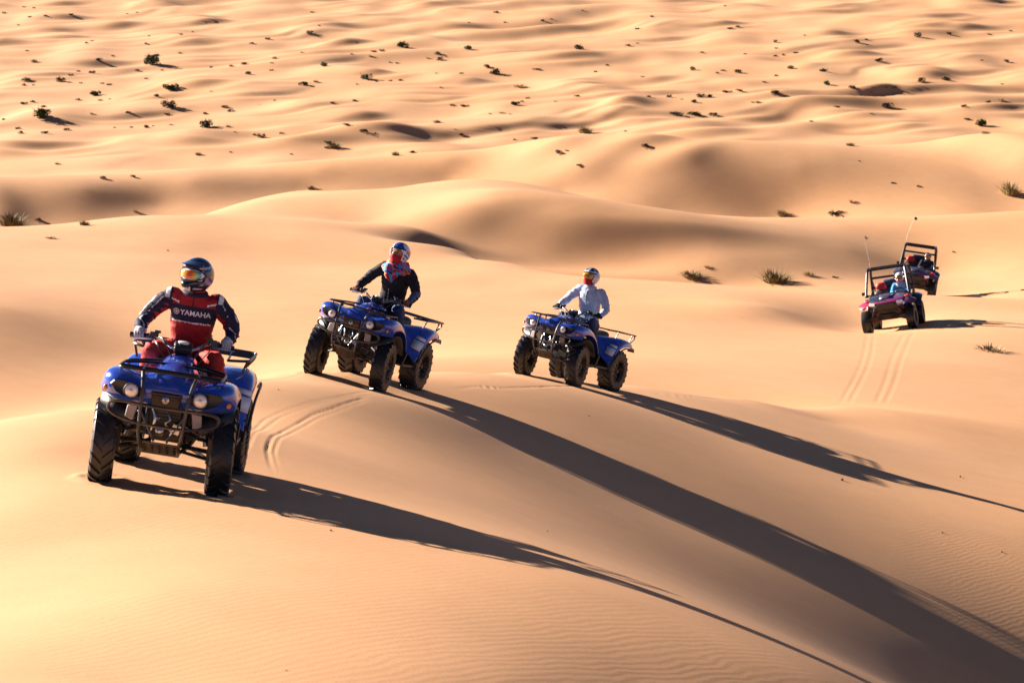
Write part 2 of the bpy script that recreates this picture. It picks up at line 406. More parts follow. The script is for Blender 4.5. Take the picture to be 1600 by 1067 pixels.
def build_ground():
    # one sheet, polar about the viewpoint: fine where the picture looks, coarse behind
    tv = np.concatenate([np.linspace(-0.246, 0.246, 660)])
    ang_f = np.arctan(tv)
    side, a, st = [], ang_f[-1], ang_f[-1] - ang_f[-2]
    while a < math.pi - 0.02:
        st = min(st * 1.22, R(6)); a += st
        if a < math.pi - 0.02:
            side.append(a)
    ang = np.concatenate([-np.array(side[::-1]), ang_f, np.array(side)])
    rad = np.concatenate([np.exp(np.linspace(math.log(0.6), math.log(9.0), 30, endpoint=False)),
                          np.exp(np.linspace(math.log(9.0), math.log(60.0), 620, endpoint=False)),
                          np.exp(np.linspace(math.log(60.0), math.log(300.0), 640, endpoint=False)),
                          np.exp(np.linspace(math.log(300.0), math.log(4500.0), 60))])
    nr, na = len(rad), len(ang)
    RR, AA = np.meshgrid(rad, ang, indexing='ij')
    X, Y = (RR * np.sin(AA)).ravel(), (RR * np.cos(AA)).ravel()
    Z = terrain(X, Y)
    Z = add_tracks(X, Y, Z)
    co = np.c_[X, Y, Z]
    cz = terrain(np.array([0.0]), np.array([0.0]))[0]
    co = np.vstack([co, [[0, 0, cz]]])
    i, j = np.meshgrid(np.arange(nr - 1), np.arange(na), indexing='ij')
    i, j = i.ravel(), j.ravel()
    j2 = (j + 1) % na
    quads = np.c_[i * na + j, (i + 1) * na + j, (i + 1) * na + j2, i * na + j2][:, ::-1].copy()
    jc = np.arange(na)
    tris = np.c_[np.full(na, nr * na), jc, (jc + 1) % na][:, ::-1].copy()
    me = bpy.data.meshes.new('sand_ground')
    me.vertices.add(len(co)); me.vertices.foreach_set('co', co.astype(np.float32).ravel())
    nl = quads.size + tris.size
    me.loops.add(nl)
    me.loops.foreach_set('vertex_index', np.concatenate([quads.ravel(), tris.ravel()]).astype(np.int32))
    me.polygons.add(len(quads) + len(tris))
    ls = np.concatenate([np.arange(len(quads)) * 4, quads.size + np.arange(len(tris)) * 3])
    me.polygons.foreach_set('loop_start', ls.astype(np.int32))
    me.polygons.foreach_set('use_smooth', np.ones(len(ls), bool))
    me.update(calc_edges=True)
    me.validate()
    o = bpy.data.objects.new('sand_ground', me)
    scene.collection.objects.link(o)
    me.materials.append(sand_material())
    o['kind'] = 'structure'
    o['label'] = 'rolling orange sand dunes with wind ripples and tyre tracks'
    return o
ground = build_ground()

# ------------------------------------------------------------------ mesh helpers
def cat(pts, n=6):
    """smooth path through points"""
    pts = [Vector(p) for p in pts]
    out = []
    for i in range(len(pts) - 1):
        p0, p1, p2, p3 = pts[max(i - 1, 0)], pts[i], pts[i + 1], pts[min(i + 2, len(pts) - 1)]
        for k in range(n):
            s = k / n
            out.append(0.5 * (2 * p1 + (p2 - p0) * s + (2 * p0 - 5 * p1 + 4 * p2 - p3) * s * s + (3 * p1 - p0 - 3 * p2 + p3) * s ** 3))
    out.append(pts[-1])
    return out

class MB:
    def __init__(self):
        self.v, self.f, self.m = [], [], []
    def add(self, vs, fs, mi=0):
        b = len(self.v)
        self.v += [tuple(p) for p in vs]
        self.f += [tuple(i + b for i in f) for f in fs]
        self.m += [mi] * len(fs)
        return self
    def box(self, c, s, rot=(0, 0, 0), mi=0, taper=1.0):
        M = Euler(rot).to_matrix()
        vs = []
        for sx in (-1, 1):
            for sy in (-1, 1):
                for sz in (-1, 1):
                    k = taper if sz > 0 else 1.0
                    vs.append(Vector(c) + M @ Vector((sx * s[0] / 2 * k, sy * s[1] / 2 * k, sz * s[2] / 2)))
        return self.add(vs, [(0, 1, 3, 2), (4, 6, 7, 5), (0, 4, 5, 1), (2, 3, 7, 6), (0, 2, 6, 4), (1, 5, 7, 3)], mi)
    def tube(self, pts, r, n=8, mi=0, closed=False, caps=True):
        pts = [Vector(p) for p in pts]
        k = len(pts)
        rs = r if isinstance(r, (list, tuple)) else [r] * k
        if len(rs) != k:
            rs = [rs[min(int(i * len(rs) / k), len(rs) - 1)] for i in range(k)]
        vs, fs, nrm = [], [], None
        for i, p in enumerate(pts):
            a = pts[(i - 1) % k] if (closed or i > 0) else p
            b = pts[(i + 1) % k] if (closed or i < k - 1) else p
            t = (b - a).normalized() if (b - a).length > 1e-9 else Vector((0, 0, 1))
            if nrm is None:
                nrm = t.cross(Vector((0, 0, 1)))
                if nrm.length < 0.1:
                    nrm = t.cross(Vector((0, 1, 0)))
            nrm = (nrm - t * nrm.dot(t)).normalized()
            bn = t.cross(nrm)
            for j in range(n):
                th = 2 * math.pi * j / n
                vs.append(p + (nrm * math.cos(th) + bn * math.sin(th)) * rs[i])
        kk = k if closed else k - 1
        for i in range(kk):
            for j in range(n):
                a, b = i * n + j, i * n + (j + 1) % n
                c, d = ((i + 1) % k) * n + (j + 1) % n, ((i + 1) % k) * n + j
                fs.append((a, b, c, d))
        if caps and not closed:
            fs.append(tuple(range(n))[::-1])
            fs.append(tuple(range((k - 1) * n, k * n)))
        return self.add(vs, fs, mi)
    def lathe(self, prof, c=(0, 0, 0), axis='X', n=32, mi=0):
        """prof: (offset along axis, radius)"""
        vs, fs, k = [], [], len(prof)
        for j in range(n):
            th = 2 * math.pi * j / n
            for (h, r) in prof:
                a, b = r * math.cos(th), r * math.sin(th)
                p = {'X': (h, a, b), 'Y': (a, h, b), 'Z': (a, b, h)}[axis]
                vs.append((p[0] + c[0], p[1] + c[1], p[2] + c[2]))
        for j in range(n):
            for i in range(k - 1):
                fs.append((j * k + i, j * k + i + 1, ((j + 1) % n) * k + i + 1, ((j + 1) % n) * k + i))
        return self.add(vs, fs, mi)
    def ell(self, c, r, nu=16, nv=10, rot=(0, 0, 0), mi=0):
        M = Euler(rot).to_matrix()
        vs, fs = [], []
        for i in range(nv + 1):
            el = math.pi * (i / nv - 0.5)
            for j in range(nu):
                az = 2 * math.pi * j / nu
                vs.append(Vector(c) + M @ Vector((r[0] * math.cos(el) * math.cos(az), r[1] * math.cos(el) * math.sin(az), r[2] * math.sin(el))))
        for i in range(nv):
            for j in range(nu):
                fs.append((i * nu + j, i * nu + (j + 1) % nu, (i + 1) * nu + (j + 1) % nu, (i + 1) * nu + j))
        return self.add(vs, fs, mi)
    def grid(self, rows, mi=0, flip=False):
        n = len(rows[0])
        fs = []
        for i in range(len(rows) - 1):
            for j in range(n - 1):
                q = (i * n + j, i * n + j + 1, (i + 1) * n + j + 1, (i + 1) * n + j)
                fs.append(q[::-1] if flip else q)
        return self.add([p for r in rows for p in r], fs, mi)
    def loft(self, secs, mi=0, caps=True):
        """closed rings of equal count"""
        n, k = len(secs[0]), len(secs)
        fs = []
        for i in range(k - 1):
            for j in range(n):
                fs.append((i * n + j, i * n + (j + 1) % n, (i + 1) * n + (j + 1) % n, (i + 1) * n + j))
        if caps:
            fs.append(tuple(range(n))[::-1]); fs.append(tuple(range((k - 1) * n, k * n)))
        return self.add([p for s in secs for p in s], fs, mi)
    def plate(self, pts, thick, mi=0):
        """flat polygon given an extrusion vector"""
        t = Vector(thick); n = len(pts)
        vs = [Vector(p) for p in pts] + [Vector(p) + t for p in pts]
        fs = [tuple(range(n))[::-1], tuple(range(n, 2 * n))] + [(i, (i + 1) % n, (i + 1) % n + n, i + n) for i in range(n)]
        return self.add(vs, fs, mi)
    def mesh(self, name, mats, smooth=True, sharp=40):
        me = bpy.data.meshes.new(name)
        me.from_pydata(self.v, [], self.f)
        for m in (mats if isinstance(mats, (list, tuple)) else [mats]):
            me.materials.append(m)
        me.polygons.foreach_set('material_index', self.m)
        bm = bmesh.new(); bm.from_mesh(me)
        bmesh.ops.recalc_face_normals(bm, faces=bm.faces)
        bm.to_mesh(me); bm.free()
        if smooth:
            me.polygons.foreach_set('use_smooth', [True] * len(me.polygons))
            if sharp:
                me.set_sharp_from_angle(angle=R(sharp))
        return me
    def build(self, name, mats, parent=None, smooth=True, sharp=40, sub=0, solid=0, bevel=0):
        o = bpy.data.objects.new(name, self.mesh(name, mats, smooth, None if sub else sharp))
        scene.collection.objects.link(o)
        o.parent = parent
        if solid:
            md = o.modifiers.new('solid', 'SOLIDIFY'); md.thickness = solid; md.offset = -1
        if bevel:
            md = o.modifiers.new('bevel', 'BEVEL'); md.width = bevel; md.segments = 2; md.limit_method = 'ANGLE'
        if sub:
            md = o.modifiers.new('sub', 'SUBSURF'); md.levels = md.render_levels = sub
        return o
def mir(rows):
    """half rows (x >= 0 from the middle out) to full rows"""
    return [[(-x, y, z) for x, y, z in r[:0:-1]] + ([(-r[0][0], r[0][1], r[0][2])] if r[0][0] > 0 else []) + list(r) for r in rows]
def tag(o, label=None, category=None, group=None, kind=None):
    for k, v in (('label', label), ('category', category), ('group', group), ('kind', kind)):
        if v:
            o[k] = v
    return o
def empty(name):
    o = bpy.data.objects.new(name, None)
    o.empty_display_size = 0.2
    scene.collection.objects.link(o)
    return o
def copy_tree(o, parent=None):
    c = o.copy()
    scene.collection.objects.link(c)
    c.parent = parent
    for ch in list(o.children):
        copy_tree(ch, c)
    return c

# ------------------------------------------------------------------ shared materials
M = {}
M['blue'] = mat('blue_paint', (0.010, 0.062, 0.46), 0.22, 0.0, 0.5, coat=1.0, dust=0.14)
M['black_plastic'] = mat('black_plastic', (0.016, 0.016, 0.018), 0.42, bump=0.15, bscale=200, dust=0.07)
M['rubber'] = mat('tyre_rubber', (0.014, 0.015, 0.018), 0.38, bump=0.2, bscale=120, dust=0.04)
M['rubber_side'] = mat('dusty_sidewall', (0.024, 0.022, 0.021), 0.6, dust=0.22)
M['rim'] = mat('rim_steel', (0.025, 0.025, 0.028), 0.4, 0.6, dust=0.3)
M['tube'] = mat('guard_tube', (0.06, 0.056, 0.056), 0.36, 0.5, dust=0.2)
M['rack'] = mat('rack_tube', (0.018, 0.018, 0.02), 0.35, 0.3, dust=0.05)
M['steel'] = mat('bright_steel', (0.55, 0.56, 0.58), 0.28, 1.0)
M['dark_metal'] = mat('dark_metal', (0.05, 0.048, 0.05), 0.4, 0.7, bump=0.2, bscale=50, dust=0.15)
M['plate'] = mat('skid_plate', (0.12, 0.105, 0.095), 0.5, 0.6, dust=0.5)
M['lamp'] = mat('headlamp_glass', (0.85, 0.84, 0.84), 0.12, 0.15, 0.8, coat=1.0)
M['recess'] = mat('recess_black', (0.008, 0.008, 0.010), 0.35)
M['grey_panel'] = mat('grey_panel', (0.42, 0.37, 0.34), 0.5, dust=0.4)
M['white'] = mat('white_paint', (0.78, 0.79, 0.82), 0.35, coat=0.4)
M['seat'] = mat('seat_vinyl', (0.02, 0.02, 0.022), 0.55, bump=0.1, bscale=150, dust=0.15)
M['cable'] = mat('cable_black', (0.012, 0.012, 0.012), 0.4)
M['amber'] = mat('amber_lens', (0.7, 0.22, 0.02), 0.2)
M['red_lens'] = mat('red_lens', (0.5, 0.01, 0.01), 0.2)
M['spring'] = mat('shock_spring', (0.32, 0.32, 0.34), 0.35, 0.8)

# ------------------------------------------------------------------ wheels
def tyre_mesh(name, R0, W, rim_r, nl=20):
    w = W / 2
    prof = [(-.72 * w, rim_r), (-.95 * w, rim_r + .03), (-w, rim_r + .55 * (R0 - rim_r)), (-.96 * w, R0 - .045), (-.82 * w, R0 - .022), (-.45 * w, R0 - .014), (0, R0 - .012)]
    prof = prof + [(-h, r) for h, r in prof[-2::-1]]
    mb = MB()
    mb.lathe(prof, axis='X', n=48)
    nf = len(mb.f); k = len(prof) - 1
    mb.m = [1 if (i % k in (0, 1, 2, k - 1, k - 2, k - 3)) else 0 for i in range(nf)]
    def rad(x):
        xs, rs = [h for h, _ in prof], [r for _, r in prof]
        return float(np.interp(x, xs, rs))
    for i in range(nl):
        for s in (-1, 1):
            ph0 = 2 * math.pi * (i + (0.5 if s > 0 else 0)) / nl
            secs = []
            for q, (xx, sk, hw) in enumerate(((.04, 0, .036), (.45, .11, .042), (.82, .20, .050), (.97, .235, .052), (1.015, .24, .045))):
                x = s * xx * w
                ri = rad(max(-w, min(w, x))) - .006
                ro = (R0 + .004, R0 + .004, R0 - .003, R0 - .024, R0 - .060)[q]
                if q == 4:
                    ri = ro - .012
                ph = ph0 + sk
                secs.append([(x, rr * math.cos(pp), rr * math.sin(pp)) for rr, pp in ((ri, ph - hw), (ri, ph + hw), (ro, ph + hw * .8), (ro, ph - hw * .8))])
            mb.loft(secs, mi=0)
    return mb.mesh(name, [M['rubber'], M['rubber_side']], sharp=35)
def rim_mesh(name, rim_r, W, col='rim'):
    w = W / 2
    mb = MB()
    mb.lathe([(.70 * w, rim_r + .004), (.78 * w, rim_r + .012), (.74 * w, rim_r - .004), (.5 * w, rim_r - .02), (.1 * w, rim_r - .028), (-.6 * w, rim_r - .02), (-.74 * w, rim_r + .008)], n=40)
    for k in range(6):                       # pressed spokes
        th = 2 * math.pi * k / 6
        a, b = .05, rim_r - .018
        hw0, hw1 = .024, .036
        ring = []
        for x0 in (.30 * w, .44 * w):
            for rr, hw in ((a, hw0), (b, hw1)):
                for sg in (-1, 1):
                    ring.append((x0, rr * math.cos(th) - sg * hw * math.sin(th), rr * math.sin(th) + sg * hw * math.cos(th)))
        mb.add(ring, [(0, 1, 3, 2), (4, 6, 7, 5), (0, 4, 5, 1), (2, 3, 7, 6), (0, 2, 6, 4), (1, 5, 7, 3)])
    return mb.mesh(name, M[col])
def hub_mesh(name, W):
    w = W / 2
    mb = MB()
    mb.lathe([(-.5 * w, .0), (-.5 * w, .055), (.46 * w, .062), (.52 * w, .05), (.56 * w, .03), (.72 * w, .026), (.74 * w, 0.0)], n=20)
    for k in range(4):
        th = math.pi / 4 + math.pi / 2 * k
        mb.lathe([(.5 * w, .008), (.62 * w, .008), (.64 * w, 0)], c=(0, .042 * math.cos(th), .042 * math.sin(th)), n=6)
    return mb.mesh(name, M['dark_metal'])
_wheel_cache = {}
def wheel(parent, x, y, R0, W, rim_r, steer=0, spin=0.0, key='quad', rimcol='rim'):
    k = (key, W)
    if k not in _wheel_cache:
        _wheel_cache[k] = (hub_mesh('wheel', W), tyre_mesh('tyre', R0, W, rim_r), rim_mesh('rim', rim_r, W, rimcol))
    hub, ty, rm = _wheel_cache[k]
    h = bpy.data.objects.new('wheel', hub)
    scene.collection.objects.link(h)
    h.parent = parent
    h.location = (x, y, R0)
    h.rotation_euler = Euler((spin, 0, steer + (math.pi if x < 0 else 0)), 'XYZ')
    for nm, me in (('tyre', ty), ('rim', rm)):
        o = bpy.data.objects.new(nm, me)
        scene.collection.objects.link(o)
        o.parent = h
    return h

# ------------------------------------------------------------------ quad bike (local: forward -y, z up, ground at 0)
TYRE_R = 0.325
LIFT = 0.035
def spring_pts(a, b, r, turns, n=10):
    a, b = Vector(a), Vector(b)
    t = (b - a).normalized()
    u = t.orthogonal().normalized(); v = t.cross(u)
    return [a + (b - a) * (i / (turns * n)) + (u * math.cos(2 * math.pi * i / n) + v * math.sin(2 * math.pi * i / n)) * r for i in range(turns * n + 1)]
def make_quad(steer, pitch=0.0, roll=0.0):
    t = empty('quad_bike')
    for s in (-1, 1):
        wheel(t, .440 * s, -.62, TYRE_R, .180, .155, steer, 0.3 * s)
        wheel(t, .425 * s, .62, TYRE_R, .235, .155, 0, 0.1 * s)
    # --- front bodywork
    rows = [
        [(0, -.86, .645), (.13, -.87, .65), (.25, -.87, .645), (.36, -.85, .64), (.45, -.80, .65), (.50, -.74, .66), (.515, -.70, .655)],
        [(0, -.93, .69), (.13, -.945, .69), (.25, -.95, .68), (.36, -.935, .675), (.455, -.89, .685), (.515, -.82, .69), (.53, -.78, .67)],
        [(0, -.965, .76), (.13, -.98, .76), (.25, -.985, .76), (.36, -.98, .765), (.465, -.94, .775), (.53, -.86, .765), (.55, -.80, .71)],
        [(0, -.96, .82), (.13, -.965, .815), (.25, -.955, .825), (.36, -.95, .85), (.46, -.91, .86), (.525, -.84, .835), (.555, -.78, .74)],
        [(0, -.86, .875), (.13, -.86, .855), (.25, -.85, .845), (.36, -.85, .875), (.46, -.82, .88), (.53, -.76, .85), (.56, -.72, .755)],
        [(0, -.66, .925), (.13, -.66, .89), (.25, -.66, .85), (.36, -.66, .88), (.46, -.65, .885), (.53, -.62, .855), (.56, -.60, .765)],
        [(0, -.46, .965), (.13, -.46, .92), (.25, -.46, .845), (.36, -.46, .855), (.46, -.46, .85), (.53, -.45, .82), (.555, -.44, .74)],
        [(0, -.34, .98), (.13, -.33, .92), (.25, -.32, .81), (.36, -.30, .79), (.46, -.29, .77), (.525, -.285, .73), (.545, -.285, .67)],
        [(0, -.26, .97), (.13, -.24, .90), (.25, -.20, .76), (.36, -.17, .68), (.46, -.155, .62), (.52, -.15, .57), (.535, -.15, .52)],
        [(0, -.20, .95), (.13, -.17, .87), (.25, -.12, .70), (.36, -.09, .58), (.46, -.07, .50), (.51, -.065, .44), (.52, -.065, .40)]]
    rows = [[(x * .93, y, z) for x, y, z in r] for r in rows]
    cowl = MB().grid(mir(rows)).build('front_cowl', M['blue'], t, sub=2, solid=.010)
    # raised hood strip with a seam
    MB().grid(mir([[(0, -.975, .80), (.07, -.972, .80), (.10, -.965, .79)], [(0, -.93, .855), (.075, -.93, .85), (.11, -.925, .835)], [(0, -.80, .915), (.085, -.80, .905), (.125, -.79, .875)],
                   [(0, -.60, .96), (.09, -.60, .95), (.13, -.60, .905)], [(0, -.46, .985), (.095, -.46, .975), (.125, -.46, .93)]])).build('hood', M['blue'], t, sub=2, solid=.012)
    # --- dark recess round each headlamp, and the lamps
    def yface(x):
        return float(np.interp(abs(x), (0, .12, .335, .39, .437, .485), (-.985, -.998, -1.0, -.982, -.955, -.89)))
    for s in (-1, 1):
        out = [(.165, .715), (.23, .694), (.31, .696), (.38, .725), (.425, .775), (.40, .806), (.33, .812), (.25, .803), (.185, .78)]
        ctr = (.28, .752)
        rings = []
        for k, off in ((1.0, .012), (.93, -.004), (.62, .004), (.3, .006), (0.02, .006)):
            rings.append([(s * (ctr[0] + (x - ctr[0]) * k), yface(ctr[0] + (x - ctr[0]) * k) + off, ctr[1] + (z - ctr[1]) * k) for x, z in out])
        MB().loft(rings, caps=False).build('headlamp_recess', M['recess'], t)
        h = MB().lathe([(.02, .0), (.02, .052), (-.018, .060), (-.026, .056), (-.020, .050)], c=(s * .255, -1.005, .752), axis='Y', n=28).build('headlight', M['dark_metal'], t)
        mb = MB().lathe([(-.016, .051), (-.026, .044), (-.034, .028), (-.038, .0005)], c=(s * .255, -1.005, .752), axis='Y', n=28)
        mb.build('lens', M['lamp'], h)
        MB().lathe([(-.036, .016), (-.041, .014), (-.043, .0005)], c=(s * .255, -1.005, .752), axis='Y', n=14).build('bulb_cap', M['steel'], h)
        # indicator on the outer corner
        MB().ell((s * .458, -.915, .735), (.018, .018, .022), 10, 6).build('indicator', M['amber'], t)
    # --- grille with round emblem
    g = MB().plate([(-.115, -.985, .765), (.115, -.985, .765), (.10, -.945, .655), (-.10, -.945, .655)], (0, -.012, .002)).build('grille', M['recess'], t, bevel=.004)
    e = MB().lathe([(.0, .026), (-.008, .026), (-.010, .023), (-.010, .0)], c=(0, -.985, .715), axis='Y', n=24).build('emblem', M['steel'], g)
    mb = MB()
    for k in range(3):
        th = math.pi / 2 + k * 2 * math.pi / 3
        mb.box((0, -.9965, .715), (.036, .003, .004), (0, -th, 0))
    mb.build('emblem_mark', M['dark_metal'], g)
    mb = MB()
    for k in range(3):
        mb.box((0, -.998 + .012 * k, .755 - .022 * k), (.19 - .02 * k, .01, .006))
    mb.build('grille_bars', M['dark_metal'], g)
    # --- front guard
    mb = MB()
    loop = []
    for s in (1, -1):
        pts = [(.165, -1.05, .665), (.30, -1.045, .67), (.385, -1.02, .655), (.41, -1.0, .615), (.385, -1.01, .575), (.30, -1.035, .545), (.165, -1.05, .525)]
        mb.tube(cat([(s * x, y, z) for x, y, z in pts], 5), .0125, 8)
    mb.tube(cat([(-.165, -1.05, .665), (0, -1.058, .662), (.165, -1.05, .665)], 4), .0125, 8)
    mb.tube(cat([(-.165, -1.05, .525), (0, -1.056, .523), (.165, -1.05, .525)], 4), .0125, 8)
    for s in (-1, 1):
        mb.tube(cat([(s * .20, -.93, .90), (s * .185, -1.0, .85), (s * .17, -1.04, .74), (s * .165, -1.052, .60), (s * .16, -1.04, .47), (s * .145, -.98, .37), (s * .14, -.88, .31)], 5), .0135, 8)
        mb.tube([(s * .165, -1.05, .62), (s * .06, -1.02, .44), (s * .05, -.95, .40)], .009, 6)
        mb.tube([(s * .30, -1.037, .545), (s * .27, -.86, .50)], .010, 6)
    mb.build('front_guard', M['tube'], t)
    mb = MB().plate([(-.15, -.99, .385), (.15, -.99, .385), (.14, -.80, .275), (-.14, -.80, .275)], (0, .006, .012))
    sk = mb.build('skid_plate', M['plate'], t, bevel=.003)
    mb = MB()
    for ix in range(5):
        for iy in range(3):
            mb.lathe([(0, .010), (.004, .012), (.006, .0)], c=(-.11 + .055 * ix, -.972 + .05 * iy, .362 - .028 * iy), axis='Z', n=8)
    mb.build('bolt_heads', M['dark_metal'], sk)['kind'] = 'stuff'
    for s in (-1, 1):
        MB().plate([(s * .20, -.965, .645), (s * .275, -.955, .635), (s * .285, -.955, .55), (s * .225, -.965, .525)], (0, .03, 0)).build('side_deflector', M['grey_panel'], t, bevel=.006)
    # --- radiator, engine, frame behind the guard
    mb = MB().box((0, -.82, .54), (.30, .05, .24))
    for k in range(9):
        mb.box((0, -.85, .44 + .025 * k), (.27, .012, .006))
    mb.build('radiator', M['dark_metal'], t)
    mb = MB()
    mb.tube(cat([(-.09, -.90, .63), (-.06, -.93, .56), (-.08, -.90, .47)], 5), .011, 8)
    mb.tube(cat([(.02, -.91, .62), (.05, -.94, .57), (.02, -.92, .53), (.06, -.90, .48)], 5), .008, 8)
    mb.box((.10, -.90, .50), (.06, .05, .07), (0, .2, 0))
    mb.ell((-.02, -.90, .47), (.04, .03, .035), 10, 6)
    mb.build('winch_hoses', M['steel'], t)
    mb = MB().box((0, -.02, .48), (.30, .56, .30)).box((0, .05, .36), (.34, .40, .16)).box((.17, .02, .44), (.10, .26, .24))
    mb.lathe([(-.22, .0), (-.22, .10), (-.17, .115), (.17, .115), (.22, .10), (.22, 0)], c=(0, .05, .42), n=20)
    for k in range(6):
        mb.box((0, -.26, .46 + .03 * k), (.22, .08, .010))
    mb.build('engine', M['dark_metal'], t, bevel=.008)
    mb = MB()
    for s in (-1, 1):
        mb.tube(cat([(s * .14, -.90, .33), (s * .15, -.5, .30), (s * .16, 0, .30), (s * .15, .5, .32), (s * .13, .85, .45), (s * .13, .95, .72)], 4), .016, 8)
        mb.tube(cat([(s * .13, -.88, .45), (s * .13, -.80, .70), (s * .12, -.40, .78), (s * .12, .3, .72), (s * .13, .9, .72)], 4), .016, 8)
        mb.tube([(s * .13, -.45, .32), (s * .12, -.42, .78)], .014, 8)
    mb.build('frame', M['rack'], t)
    for s in (-1, 1):
        mb = MB()
        for z0, z1 in ((.33, .27), (.47, .40)):
            mb.tube([(s * .13, -.80, z0), (s * .34, -.63, z1)], .013, 7)
            mb.tube([(s * .13, -.46, z0), (s * .34, -.61, z1)], .013, 7)
        mb.tube([(s * .10, -.62, .34), (s * .36, -.62, TYRE_R)], .018, 8)
        mb.box((s * .345, -.62, .335), (.035, .07, .19))
        mb.build('front_suspension_arm', M['dark_metal'], t)
        sh = MB().tube([(s * .31, -.60, .36), (s * .21, -.56, .74)], [.022, .018], 10).build('shock_absorber', M['steel'], t)
        MB().tube(spring_pts((s * .295, -.597, .42), (s * .225, -.565, .69), .034, 6), .007, 5).build('coil_spring', M['spring'], sh)
        mb = MB().tube([(s * .12, .45, .34), (s * .33, .60, .30)], .016, 7).tube([(s * .12, .78, .34), (s * .33, .64, .30)], .016, 7).tube([(s * .08, .62, .32), (s * .33, .62, TYRE_R)], .022, 8)
        mb.build('rear_suspension_arm', M['dark_metal'], t)
        # inner mud guards
        MB().grid([[(s * .26, -.30 - .34 * math.cos(a) - .28, .33 + .40 * math.sin(a)) for a in np.linspace(.35, 2.7, 9)], [(s * .50, -.30 - .34 * math.cos(a) - .28, .32 + .37 * math.sin(a)) for a in np.linspace(.9, 2.75, 9)]]).build('inner_fender', M['black_plastic'], t, solid=.006)
    # --- foot wells
    for s in (-1, 1):
        mb = MB().box((s * .35, .07, .335), (.30, .42, .03))
        for k in range(5):
            mb.box((s * .36, -.08 + .07 * k, .356), (.24, .016, .014))
        mb.box((s * .36, -.16, .42), (.30, .03, .18), (-.45, 0, 0)).box((s * .37, .305, .41), (.30, .03, .16), (.35, 0, 0))
        mb.build('foot_board', M['black_plastic'], t, bevel=.006)
        MB().box((s * .21, .06, .54), (.02, .44, .34), (0, -.12 * s, 0)).build('side_cover', M['black_plastic'], t, bevel=.02)
    # --- tank cover, seat
    def ring(y, hw, zt, zb, n=14, p=2.6, x0=0):
        out = []
        for k in range(n):
            th = 2 * math.pi * k / n
            c, s_ = math.cos(th), math.sin(th)
            out.append((x0 + hw * math.copysign(abs(c) ** (2 / p), c), y, (zt + zb) / 2 + (zt - zb) / 2 * math.copysign(abs(s_) ** (2 / p), s_)))
        return out
    MB().loft([ring(-.46, .10, .97, .80), ring(-.40, .135, .995, .74), ring(-.25, .15, 1.0, .68), ring(-.08, .15, .965, .66), ring(.06, .135, .91, .66), ring(.12, .11, .87, .68)]).build('tank_cover', M['blue'], t, sub=1)
    MB().lathe([(0, .035), (.018, .035), (.024, .028), (.024, 0)], c=(0, -.12, .965), axis='Z', n=16).build('fuel_cap', M['black_plastic'], t)
    MB().loft([ring(.02, .09, .90, .78), ring(.08, .125, .90, .75), ring(.25, .155, .865, .73), ring(.50, .165, .865, .73), ring(.70, .16, .89, .74), ring(.80, .14, .90, .76), ring(.83, .11, .87, .78)]).build('seat', M['seat'], t, sub=1)
    # --- rear bodywork
    q = [[(.16, .10, .72), (.22, .12, .62), (.34, .16, .52), (.46, .20, .44), (.53, .22, .40), (.54, .22, .38)],
         [(.16, .16, .78), (.22, .18, .74), (.34, .24, .66), (.46, .28, .58), (.53, .29, .52), (.545, .29, .47)],
         [(.16, .28, .80), (.22, .30, .795), (.34, .36, .78), (.46, .40, .74), (.53, .41, .69), (.55, .41, .62)],
         [(.16, .45, .80), (.22, .46, .81), (.34, .50, .825), (.46, .54, .82), (.54, .54, .78), (.56, .54, .70)],
         [(.14, .68, .80), (.22, .68, .82), (.34, .70, .835), (.46, .72, .835), (.54, .71, .80), (.56, .70, .72)],
         [(.10, .90, .80), (.22, .90, .82), (.34, .90, .825), (.46, .90, .82), (.53, .88, .79), (.55, .86, .73)],
         [(.08, 1.02, .79), (.22, 1.02, .80), (.34, 1.02, .80), (.45, 1.0, .79), (.51, .97, .76), (.53, .94, .72)],
         [(.08, 1.03, .72), (.22, 1.03, .73), (.34, 1.03, .73), (.44, 1.01, .73), (.50, .98, .70), (.515, .95, .67)]]
    q = [[(x * .96, y, z) for x, y, z in r] for r in q]
    for s in (-1, 1):
        f = MB().grid([[(s * x, y, z) for x, y, z in r] for r in q]).build('rear_fender', M['blue'], t, sub=2, solid=.010)
        mb = MB().grid([[(s * .40, .235, .555), (s * .525, .275, .525)], [(s * .40, .30, .665), (s * .535, .345, .635)]]).grid([[(s * .41, .31, .68), (s * .535, .352, .65)], [(s * .42, .335, .715), (s * .535, .375, .69)]])
        for i, (x, y, z) in enumerate(mb.v):
            mb.v[i] = (x, y - .012, z + .010)
        mb.build('decal', M['white'], f, solid=.002)
        MB().tube(cat([(s * .545, .25, .40), (s * .555, .41, .60), (s * .565, .54, .685), (s * .565, .70, .705), (s * .553, .86, .715), (s * .53, .95, .67)], 4), .012, 6).build('fender_trim', M['black_plastic'], f)
        MB().box((s * .44, 1.03, .69), (.11, .03, .05)).build('tail_light', M['red_lens'], t, bevel=.006)
        # lower mud flap behind the foot well
        MB().grid([[(s * .24, .30, .30), (s * .52, .30, .30)], [(s * .24, .27, .44), (s * .535, .27, .44)], [(s * .24, .31, .58), (s * .53, .33, .56)]]).build('mud_flap', M['black_plastic'], t, solid=.01)
    MB().box((0, .96, .77), (.20, .14, .05)).build('tail_panel', M['black_plastic'], t, bevel=.01)
    mb = MB().tube(cat([(-.10, -.20, .45), (-.20, .1, .42), (-.22, .45, .50), (-.21, .60, .56)], 4), .02, 8).lathe([(0, .03), (.01, .055), (.30, .055), (.33, .03), (.36, .02), (.36, 0)], c=(-.21, .62, .57), axis='Y', n=16)
    mb.build('exhaust', M['dark_metal'], t)
    # --- racks
    mb = MB()
    z = .905
